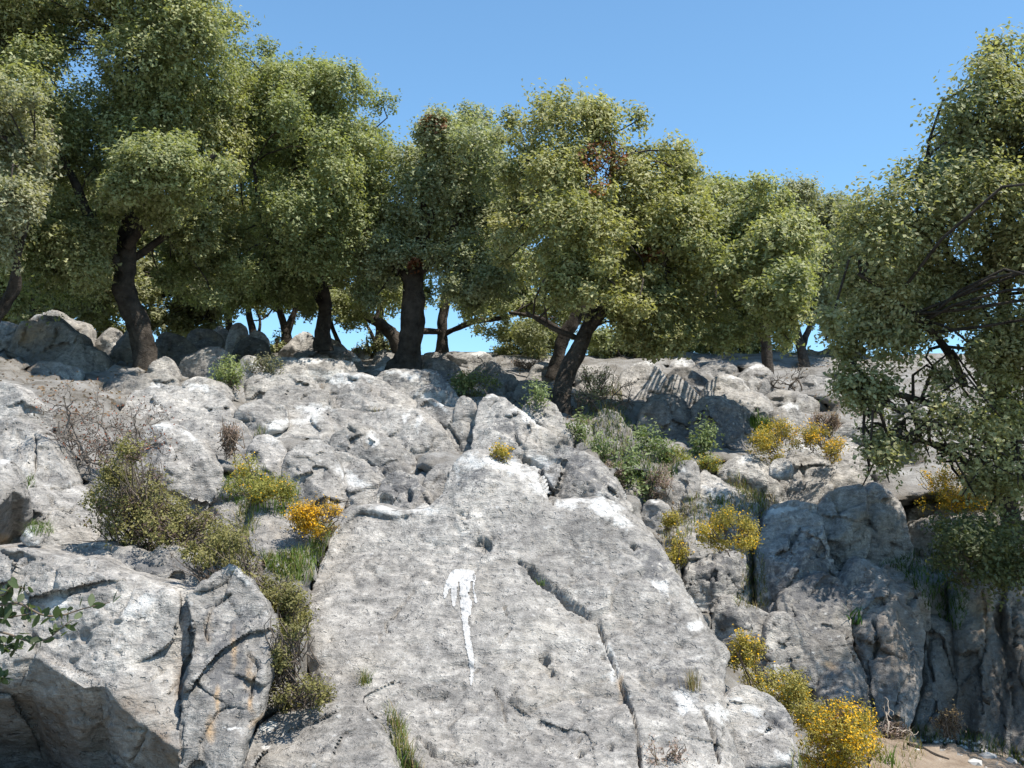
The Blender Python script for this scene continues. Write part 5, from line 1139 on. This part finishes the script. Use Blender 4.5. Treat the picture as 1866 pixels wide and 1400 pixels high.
def blades(px, py, rng, n, h, spread, w, cols, lean=0.5, seg=3, base=None, drop=0.0):
    """curved grass blades rooted where the ray through px, py meets the ground"""
    Vs, Ts, Cs = [], [], []; cnt = 0
    for k in range(n):
        p = base if base is not None else hit(px[k], py[k])[0]
        if p is None: continue
        r0 = p + np.append(rng.normal(size=2) * spread, -0.01)
        az = rng.uniform(0, 6.283); out = np.array([math.cos(az), math.sin(az), 0])
        hh = h * rng.uniform(0.55, 1.25); le = lean * rng.uniform(0.3, 1.3)
        c0 = r0; ts = np.linspace(0, 1, seg + 1)
        cen = c0 + out * (le * hh * ts[:, None] ** 1.8) + np.array([0, 0, 1]) * (hh * (ts - 0.42 * le * ts ** 2.2))[:, None]
        sd_ = np.array([-out[1], out[0], 0]); az2 = rng.uniform(0, 3.14)
        sd_ = sd_ * math.cos(az2 * .4) + np.array([0, 0, .2])
        ww = w * rng.uniform(0.7, 1.3) * (1 - ts ** 1.6)[:, None] * 0.5
        l = cen[:-1] - sd_ * ww[:-1]; r = cen[:-1] + sd_ * ww[:-1]
        V = np.concatenate([np.stack([l, r], 1).reshape(-1, 3), cen[-1:]])
        T = []
        for s in range(seg - 1): T += [(2 * s, 2 * s + 1, 2 * s + 3), (2 * s, 2 * s + 3, 2 * s + 2)]
        T.append((2 * seg - 2, 2 * seg - 1, 2 * seg))
        Vs.append(V); Ts.append(np.array(T) + cnt); cnt += len(V)
        Cs.append(np.broadcast_to(np.array(cols[rng.integers(len(cols))]) * rng.uniform(0.75, 1.25), (len(V), 3)))
    if not Vs: return None
    return np.concatenate(Vs), np.concatenate(Ts), np.concatenate(Cs)

G_FRESH = [(0.09, 0.15, 0.025), (0.13, 0.19, 0.04), (0.07, 0.11, 0.02)]
G_MIX = [(0.12, 0.16, 0.035), (0.20, 0.21, 0.06), (0.28, 0.23, 0.11), (0.09, 0.13, 0.03)]
G_DRY = [(0.30, 0.23, 0.12), (0.22, 0.16, 0.08), (0.16, 0.15, 0.05)]
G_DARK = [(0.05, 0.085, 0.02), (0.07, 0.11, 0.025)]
def grass(label, poly, n, h, w, cols, seed, lean=0.6):
    rng = np.random.default_rng(seed)
    c = poly_pts(rng, poly, n)
    r = blades(c[:, 0], c[:, 1], rng, n, h, 0.012, w, cols, lean)
    if r is None: return
    base = r[0].min(0) * np.array([0, 0, 1]) + r[0].mean(0) * np.array([1, 1, 0])
    o = obj('grass', mesh_from('grass', r[0] - base, r[1], M_HERB, cols=r[2]), base)
    tag(o, label, 'grass', kind='stuff')
grass('green grass filling the pocket left of the arrow slab', [(400, 910), (410, 870), (470, 860), (540, 890), (550, 930), (520, 945), (450, 930)], 900, 0.10, 0.006, G_FRESH, 71)
grass('fresh grass strip along the upper left edge of the arrow slab', [(470, 1010), (500, 1015), (560, 1000), (575, 950), (605, 965), (585, 1020), (560, 1065), (520, 1060), (490, 1040)], 1500, 0.075, 0.006, G_FRESH + G_MIX, 72)
grass('grass and straw between smooth pale rock and the olive shrub', [(425, 960), (440, 920), (462, 915), (468, 960), (450, 990)], 250, 0.10, 0.005, G_MIX, 73)
grass('grass strip between the gorse boulder and the grey crag', [(1345, 1080), (1362, 1000), (1385, 1000), (1400, 1060), (1400, 1110), (1350, 1110), (1335, 1095)], 650, 0.06, 0.006, G_MIX + G_DRY, 74)
grass('grass among the stones right of the arrow slab shoulder', [(1205, 990), (1215, 950), (1250, 905), (1290, 905), (1390, 900), (1420, 905), (1390, 945), (1300, 930), (1240, 1000)], 900, 0.08, 0.007, G_MIX + G_DRY, 75)
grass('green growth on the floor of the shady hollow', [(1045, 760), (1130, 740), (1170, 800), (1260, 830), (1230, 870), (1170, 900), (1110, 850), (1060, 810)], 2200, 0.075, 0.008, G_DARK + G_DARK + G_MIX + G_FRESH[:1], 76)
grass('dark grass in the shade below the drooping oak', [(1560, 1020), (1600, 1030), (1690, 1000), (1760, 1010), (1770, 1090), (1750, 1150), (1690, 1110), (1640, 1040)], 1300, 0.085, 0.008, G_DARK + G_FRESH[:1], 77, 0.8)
grass('short grass and straw around the lower gorse by the path', [(1440, 1390), (1480, 1330), (1600, 1310), (1660, 1330), (1690, 1380), (1640, 1430), (1450, 1430)], 900, 0.10, 0.006, G_MIX + G_DRY, 78)
grass('thin grass along the foot of the right rock columns', [(1650, 1330), (1760, 1330), (1866, 1370), (1866, 1395), (1750, 1365), (1660, 1350)], 420, 0.09, 0.007, G_DARK + G_MIX, 79)
grass('grass growing in the bottom crack left of the arrow slab', [(705, 1290), (725, 1310), (740, 1360), (765, 1420), (735, 1430), (718, 1340)], 420, 0.10, 0.005, G_FRESH + G_MIX + G_DRY, 80)
grass('straw-coloured grass beneath the tilted grey block', [(1320, 880), (1345, 870), (1385, 900), (1395, 930), (1360, 905)], 350, 0.09, 0.007, G_DRY + G_MIX, 81)
grass('grass behind the leaning trunk on the crest', [(1040, 720), (1130, 700), (1140, 750), (1060, 750)], 500, 0.09, 0.009, G_MIX + G_DRY, 82)
grass('small grass strip on the ledge below the cracked boulder', [(45, 975), (60, 952), (95, 955), (95, 975)], 260, 0.055, 0.004, G_FRESH, 83, 0.9)
grass('little green tuft in the crack of the cracked boulder', [(44, 890), (48, 870), (62, 862), (60, 885)], 90, 0.045, 0.005, G_FRESH, 84, 0.9)
grass('herbs along the top of the dark grooved boulder', [(1360, 765), (1380, 758), (1410, 775), (1400, 790), (1372, 785)], 260, 0.12, 0.012, G_FRESH, 85)

def tuft(name, label, px, py, n, h, w, cols, seed, spread=0.012, lean=0.6, cat='grass tuft', group='single grass tufts', up=0):
    rng = np.random.default_rng(seed)
    p, nn, _ = hit(px, py)
    if p is None: return
    r = blades(None, None, rng, n, h, spread, w, cols, lean, 4, base=p)
    o = obj(name, mesh_from(name, r[0] - p, r[1], M_HERB, cols=r[2]), p)
    tag(o, label, cat, group)
tuft('grass_tuft', 'yellow-green grass tuft growing on the left of the arrow slab', 664, 1246, 70, 0.10, 0.004, G_MIX, 91, 0.014, 0.5)
tuft('grass_tuft', 'dry brownish grass tuft on the right shoulder of the arrow slab', 1262, 1255, 80, 0.12, 0.0035, G_DRY, 92, 0.02, 0.4)
tuft('grass_tuft', 'green tuft in the slot high on the arrow slab', 985, 1064, 26, 0.065, 0.008, G_FRESH, 93, 0.03, 0.5)
tuft('grass_tuft', 'thin green tuft on the pale terrace of the massif', 478, 792, 30, 0.12, 0.006, G_MIX, 94, 0.03, 0.5)
tuft('grass_tuft', 'straw tuft on the rib with white stripes', 686, 750, 40, 0.07, 0.006, G_DRY, 95, 0.03, 0.5)
tuft('asphodel_plant', 'broad-leaved green rosette in the grass pocket at left', 470, 915, 16, 0.19, 0.024, [(0.05, 0.12, 0.02), (0.08, 0.16, 0.03)], 96, 0.02, 0.45, 'plant', 'broad-leaved rosettes')
tuft('asphodel_plant', 'dark green rosette in a cleft of the grey crag', 1556, 1135, 22, 0.15, 0.018, [(0.05, 0.11, 0.02), (0.07, 0.14, 0.03)], 97, 0.03, 0.8, 'plant', 'broad-leaved rosettes')
tuft('asphodel_plant', 'small rosette on the low pale ridge', 1312, 918, 12, 0.09, 0.018, [(0.05, 0.11, 0.02)], 98, 0.02, 0.6, 'plant', 'broad-leaved rosettes')
tuft('asphodel_plant', 'bright green rosette by the path below the brightest gorse', 1618, 1395, 20, 0.14, 0.014, G_FRESH, 99, 0.03, 0.5, 'plant', 'broad-leaved rosettes')

# leafy herbs standing in the hollow
HERBS = [(1150, 850, 'pale leafy herb in front of the dark dappled boulder'), (1180, 815, 'leafy herb nearest the left dark boulder'), (1285, 830, 'tall pale herb against the dark grooved boulder'), (1095, 830, 'leafy herb beside the small round stone'), (1060, 800, 'leafy herb at the foot of the leaning trunk'), (1210, 835, 'low leafy herb between the dark pair of boulders'), (1135, 885, 'leafy herb above the small brownish stone'), (980, 745, 'pale herb left of the leaning trunk between boulders'), (1180, 905, 'bushy herb right of the small brownish stone')]
for k, (px, py, lab) in enumerate(HERBS):
    p, nn, d = hit(px, py)
    if p is None: continue
    s_ = 26 if k != 2 else 40
    shrub('leafy_herb', lab, [[(px - s_ * .6, py), (px - s_ * .7, py - s_), (px - s_ * .2, py - s_ * 1.7), (px + s_ * .4, py - s_ * 1.5), (px + s_ * .7, py - s_ * .7), (px + s_ * .5, py)]], d - 0.08, 0.1, 110 + k, 0.04, 5200, (6, 13), (0.045, 0.07, 0.02), (0.15, 0.17, 0.065), ntw=12, cat='herb', group='leafy herbs in the hollow', aspect=0.36, foot=(px, py))

# ------------------------------------------------------------------ bare twiggy shrub, foreground twig, dead sticks
def twisty(root, base, starts, rng, levels, length, rad, col, leaf=None):
    g = Geo(); tips = []
    def grow(p, d, L, r, lev):
        n = 6; pts = [p]
        for _ in range(n):
            d = unit(d + rng.normal(size=3) * 0.36 + np.array([0, 0, 0.05])); pts.append(pts[-1] + d * L / n)
        v, q = tube(np.array(pts), np.linspace(r, r * 0.62, n + 1), 5 if lev < 3 else 4)
        g.add(v, q, np.array(col) * rng.uniform(0.6, 1.35))
        if lev < levels:
            for _ in range(rng.integers(2, 4)):
                k = rng.integers(3, n + 1)
                grow(pts[k], unit(d + rng.normal(size=3) * 0.75), L * rng.uniform(0.6, 0.85), r * 0.6, lev + 1)
        else: tips.append(pts[-1])
    for p, d in starts: grow(np.array(p, float), unit(np.array(d, float)), length, rad, 0)
    obj('twigs', g.mesh('twigs', base, M_TWIG), parent=root)
    return np.array(tips)

rng = np.random.default_rng(200)
pb = W(190, 850, 7.05)
root = thing('bare_shrub', 'bare grey twiggy shrub with a few rusty leaves above the olive shrub', 'shrub', pb, 'shrubs between the rocks')
st = []
for px, py, dx in ((150, 830, -0.6), (185, 850, -0.3), (210, 850, 0.1), (235, 850, 0.3), (120, 800, -0.8), (165, 870, -0.2), (250, 830, 0.35), (200, 820, 0.0)):
    for _ in range(2): st.append((W(px, py, 7.0 + rng.uniform(-.15, .2)), (dx + rng.normal() * 0.3, rng.normal() * 0.25, 1.0)))
tips = twisty(root, pb, st, rng, 4, 0.18, 0.0085, (0.17, 0.145, 0.125))
k = len(tips); sel = rng.random(k) < 0.5; nt = np.repeat(tips[sel], 5, 0); nt = nt + rng.normal(size=nt.shape) * 0.03; k = len(nt)
V, T, c4 = leaves_geo(nt, sphere_dirs(rng, k), sphere_dirs(rng, k), np.full(k, 0.018), np.full(k, 0.009), np.where((rng.random(k) < 0.35)[:, None], np.array((0.25, 0.08, 0.04)), np.array((0.13, 0.10, 0.08))) * rng.uniform(0.6, 1.4, (k, 1)))
obj('dry_leaves', mesh_from('dry_leaves', V - pb, T, M_HERB, cols=c4, smooth_shade=False), parent=root)

pb = W(1075, 745, 11.6)
root = thing('dead_branch', 'tangle of bare dead branches right of the leaning trunk', 'branch', pb, 'dead branches')
twisty(root, pb, [(W(1050 + 14 * i, 748, 11.6), (rng.normal() * 0.8, rng.normal() * 0.3, 0.6)) for i in range(6)], rng, 3, 0.22, 0.011, (0.12, 0.095, 0.075))
pb = W(884, 668, 13.0)
root = thing('dead_stick', 'thin dead stick poking up from the dark crest boulder', 'stick', pb, 'dead branches')
twisty(root, pb, [(pb, (-0.2, 0, 1.0))], rng, 2, 0.16, 0.008, (0.12, 0.1, 0.085))
pb = W(1430, 700, 14.2)
root = thing('dead_branch', 'dark dead twigs right of the twin pale domes', 'branch', pb, 'dead branches')
twisty(root, pb, [(W(1425 + 12 * i, 712, 14.2), (rng.normal() * 0.6, 0, 0.8)) for i in range(4)], rng, 3, 0.24, 0.012, (0.09, 0.075, 0.06))
pb = W(1590, 1330, 6.5)
root = thing('dead_branch', 'bleached dead twigs behind the brightest gorse', 'branch', pb, 'dead branches')
twisty(root, pb, [(W(1580 + 18 * i, 1335, 6.5), (rng.normal() * 0.7, 0, 0.7)) for i in range(4)], rng, 2, 0.13, 0.006, (0.3, 0.25, 0.2))

# oak twig reaching in from the left edge, close to the camera
DT = 3.3
pb = W(-420, 1420, DT); pb[2] = 0.0
root = thing('oak_sapling', 'near oak twig with separate leathery leaves reaching in from the left', 'sapling', pb)
g = Geo()
stem = [pb, W(-400, 1300, DT), W(-330, 1180, DT), W(-250, 1100, DT)]
v, q = tube(spline(stem, 20), np.linspace(0.03, 0.016, 20), 8, 0.1); g.add(v, q)
obj('trunk', g.mesh('trunk', pb, M_BARK), parent=root)
TW = [[(-250, 1100, 5), (-120, 1098, 4), (0, 1102, 3), (35, 1100, 2.6), (75, 1120, 2), (110, 1122, 1.6), (150, 1110, 1.2), (200, 1098, 0.8)],
      [(-250, 1100, 5), (-110, 1140, 3.5), (0, 1152, 2.4), (50, 1168, 1.8), (85, 1165, 1.4), (105, 1150, 1.1), (130, 1130, 0.8)],
      [(-120, 1098, 4), (-60, 1070, 2.5), (0, 1085, 2), (20, 1070, 1.4), (45, 1072, 0.9)], [(-110, 1140, 3), (-40, 1190, 2), (0, 1175, 1.4), (20, 1182, 1)],
      [(-120, 1110, 3), (-40, 1120, 2), (10, 1125, 1.5), (60, 1118, 1)], [(-40, 1190, 2), (-20, 1230, 1.4), (5, 1240, 1)]]
lp, ln, ld = [], [], []
rng = np.random.default_rng(210)
for t in TW:
    a = spline(t, 30); dd = DT + 0.05 * pn(np.stack([a[:, 0] * 0.02, a[:, 1] * 0.02, a[:, 0] * 0], 1), 6)
    P = W(a[:, 0], a[:, 1], dd); g = Geo(); v, q = tube(P, a[:, 2] * DT / F, 6); g.add(v, q, (0.15, 0.115, 0.085))
    obj('branch', g.mesh('branch', pb, M_TWIG), parent=root)
    tg = unit(np.gradient(P, axis=0))
    for i in range(9, 30):
        if rng.random() < 0.85:
            for _ in range(rng.integers(1, 3)):
                sdv = unit(rng.normal(size=3) + tg[i] * 0.6)
                lp.append(P[i] + sdv * 0.022); ld.append(sdv); ln.append(unit(rng.normal(size=3) + np.array([0, -.3, .5])))
lp, ln, ld = map(np.array, (lp, ln, ld))
# oval leaf with a midrib fold
U = np.array([(-.5, 0, 0), (-.3, .16, .03), (0, .25, .05), (.3, .16, .03), (.5, 0, 0), (.3, -.16, .03), (0, -.25, .05), (-.3, -.16, .03)])
UM = np.array([(-.3, 0, 0), (0, 0, -.01), (.3, 0, 0)]); UU = np.concatenate([U, UM])
LT = np.array([(0, 1, 8), (1, 2, 9), (1, 9, 8), (2, 3, 10), (2, 10, 9), (3, 4, 10), (4, 5, 10), (5, 6, 9), (5, 9, 10), (6, 7, 8), (6, 8, 9), (7, 0, 8)])
def oval(mat_len, p, n, d, col):
    s_ = unit(np.cross(n, d)); d2 = np.cross(s_, n)
    return p + (UU[:, :1] * d2 + UU[:, 1:2] * s_ + UU[:, 2:] * n) * mat_len
for i in range(len(lp)):
    c = np.array((0.075, 0.10, 0.045)) * rng.uniform(0.7, 1.5)
    v = oval(rng.uniform(0.03, 0.048), lp[i], ln[i], ld[i], c)
    obj('leaf', mesh_from('leaf', v - pb, LT, M_LEAF, cols=np.broadcast_to(c, (11, 3)).copy()), parent=root)

# ------------------------------------------------------------------ leaf litter under the trees
def litter(label, poly, n, seed):
    rng = np.random.default_rng(seed); c = poly_pts(rng, poly, n); P, Nn = [], []
    for px, py in c:
        p, nn, d = hit(px, py)
        hg = GROUND_BVH.ray_cast(Vector(CAM), Vector(W(px, py, 1.0) - CAM))
        if p is not None and nn[2] > 0.3 and hg[0] is not None and (np.array(hg[0]) - p) @ FWD < 0.02: P.append(p + nn * 0.008); Nn.append(nn)
    if not P: return
    P = np.array(P); Nn = np.array(Nn); k = len(P)
    V, T, c4 = leaves_geo(P, Nn + 0.35 * rng.normal(size=(k, 3)), rng.normal(size=(k, 3)), rng.uniform(0.03, 0.055, k), rng.uniform(0.015, 0.028, k), np.array((0.15, 0.10, 0.06)) * rng.uniform(0.5, 1.7, (k, 1)))
    b = P.mean(0); o = obj('leaf_litter', mesh_from('leaf_litter', V - b, T, M_HERB, cols=c4, smooth_shade=False), b)
    tag(o, label, 'leaf litter', kind='stuff')
litter('brown fallen leaves among the crest boulders at left', [(0, 760), (0, 660), (200, 620), (450, 620), (700, 650), (740, 700), (400, 720), (200, 760)], 1500, 301)
litter('brown fallen leaves along the crest under the centre trees', [(740, 720), (760, 650), (1000, 660), (1120, 690), (1140, 800), (1000, 760)], 1000, 302)
litter('brown fallen leaves along the crest at right', [(1130, 770), (1140, 680), (1400, 650), (1600, 640), (1866, 700), (1866, 900), (1500, 800)], 1300, 303)
litter('dry leaves between the stones right of the arrow slab', [(1180, 980), (1200, 880), (1420, 860), (1420, 1130), (1300, 1150)], 700, 304)

# ------------------------------------------------------------------ earth path and stones at lower right
def patch(name, poly, step, off, mat):
    p = np.array(poly, float)
    gx, gy = np.meshgrid(np.arange(p[:, 0].min(), p[:, 0].max() + step, step), np.arange(p[:, 1].min(), p[:, 1].max() + step, step)); sh = gx.shape
    gx = gx.ravel(); gy = gy.ravel(); ok = inside(gx + 6 * pn(np.stack([gx * .05, gy * .05, gx * 0], 1), 3), gy, p)
    V = np.zeros((len(gx), 3))
    for k in np.nonzero(ok)[0]:
        h = GROUND_BVH.ray_cast(Vector(CAM), Vector(W(gx[k], gy[k], 1.0) - CAM))
        if h[0] is None: ok[k] = False
        else: V[k] = np.array(h[0]) + np.array([0, 0, off])
    i = np.arange(len(gx)).reshape(sh); g_ = ok.reshape(sh)
    kk = g_[:-1, :-1] & g_[:-1, 1:] & g_[1:, 1:] & g_[1:, :-1]
    q = np.stack([i[1:, :-1], i[1:, 1:], i[:-1, 1:], i[:-1, :-1]], -1)[kk]; us = np.unique(q); rm = np.full(len(gx), -1); rm[us] = np.arange(len(us))
    o = obj(name, mesh_from(name, V[us], rm[q], mat)); return o
o = patch('dirt_path', [(1560, 1480), (1590, 1345), (1640, 1325), (1760, 1335), (1900, 1370), (1960, 1400), (1960, 1480)], 8, 0.012, M_PATH)
tag(o, kind='structure')
rng = np.random.default_rng(220)
ICO = np.array([(0, 0, 1), (.9, 0, .4), (.28, .85, .4), (-.72, .52, .4), (-.72, -.52, .4), (.28, -.85, .4), (.72, .52, -.4), (-.28, .85, -.4), (-.9, 0, -.4), (-.28, -.85, -.4), (.72, -.52, -.4), (0, 0, -1)])
ICF = np.array([(0, 1, 2), (0, 2, 3), (0, 3, 4), (0, 4, 5), (0, 5, 1), (1, 6, 2), (2, 7, 3), (3, 8, 4), (4, 9, 5), (5, 10, 1), (2, 6, 7), (3, 7, 8), (4, 8, 9), (5, 9, 10), (1, 10, 6), (6, 11, 7), (7, 11, 8), (8, 11, 9), (9, 11, 10), (10, 11, 6)])
M_PEB = simple_mat('pebble', (0.34, 0.32, 0.29), 0.9, (0.55, 0.53, 0.5), 30)
g = Geo()
c = poly_pts(rng, [(1600, 1440), (1625, 1340), (1760, 1345), (1866, 1380), (1900, 1440)], 420)
for px, py in c:
    p, nn, d = hit(px, py)
    if p is None: continue
    r = 0.006 + 0.02 * rng.random() ** 3
    g.add(p + ICO * r * rng.uniform(0.6, 1.2, (12, 3)) * np.array([1, 1, .65]), ICF, (1, 1, 1))
o = obj('gravel', g.mesh('gravel', np.zeros(3), M_PEB, False)); tag(o, 'small pale pebbles scattered over the earth path', 'gravel', kind='stuff')
for k, (px, py, r, lab) in enumerate(((1800, 1385, 0.06, 'white broken stone on the earth path near the right edge'), (1775, 1395, 0.045, 'white stone at the bottom edge of the earth path'), (1840, 1392, 0.04, 'small pale stone on the path by the right rock columns'))):
    p, nn, d = hit(px, py)
    v = ICO; f = ICF
    v = v * rng.uniform(0.75, 1.2, (12, 3)) * r * np.array([1.2, 1, .7])
    o = obj('path_stone', mesh_from('path_stone', v, f, M_PEB, smooth_shade=False), p + np.array([0, 0, r * .3])); tag(o, lab, 'stone', 'loose stones on the path')
pl = [hit(px, py)[0] + np.array([0, 0, 0.012]) for px, py in ((1655, 1362), (1680, 1368), (1705, 1380), (1730, 1388))]
v, q = tube(spline(pl, 14), np.linspace(0.018, 0.007, 14), 6, 0.2)
o = obj('fallen_branch', mesh_from('fallen_branch', v - pl[0], q, M_BARK), pl[0]); tag(o, 'fallen brown branch lying across the earth path', 'branch', 'dead branches')
print('done', round(time.time() - T0, 1), sum(len(o.data.polygons) for o in scene.objects if o.type == 'MESH'))
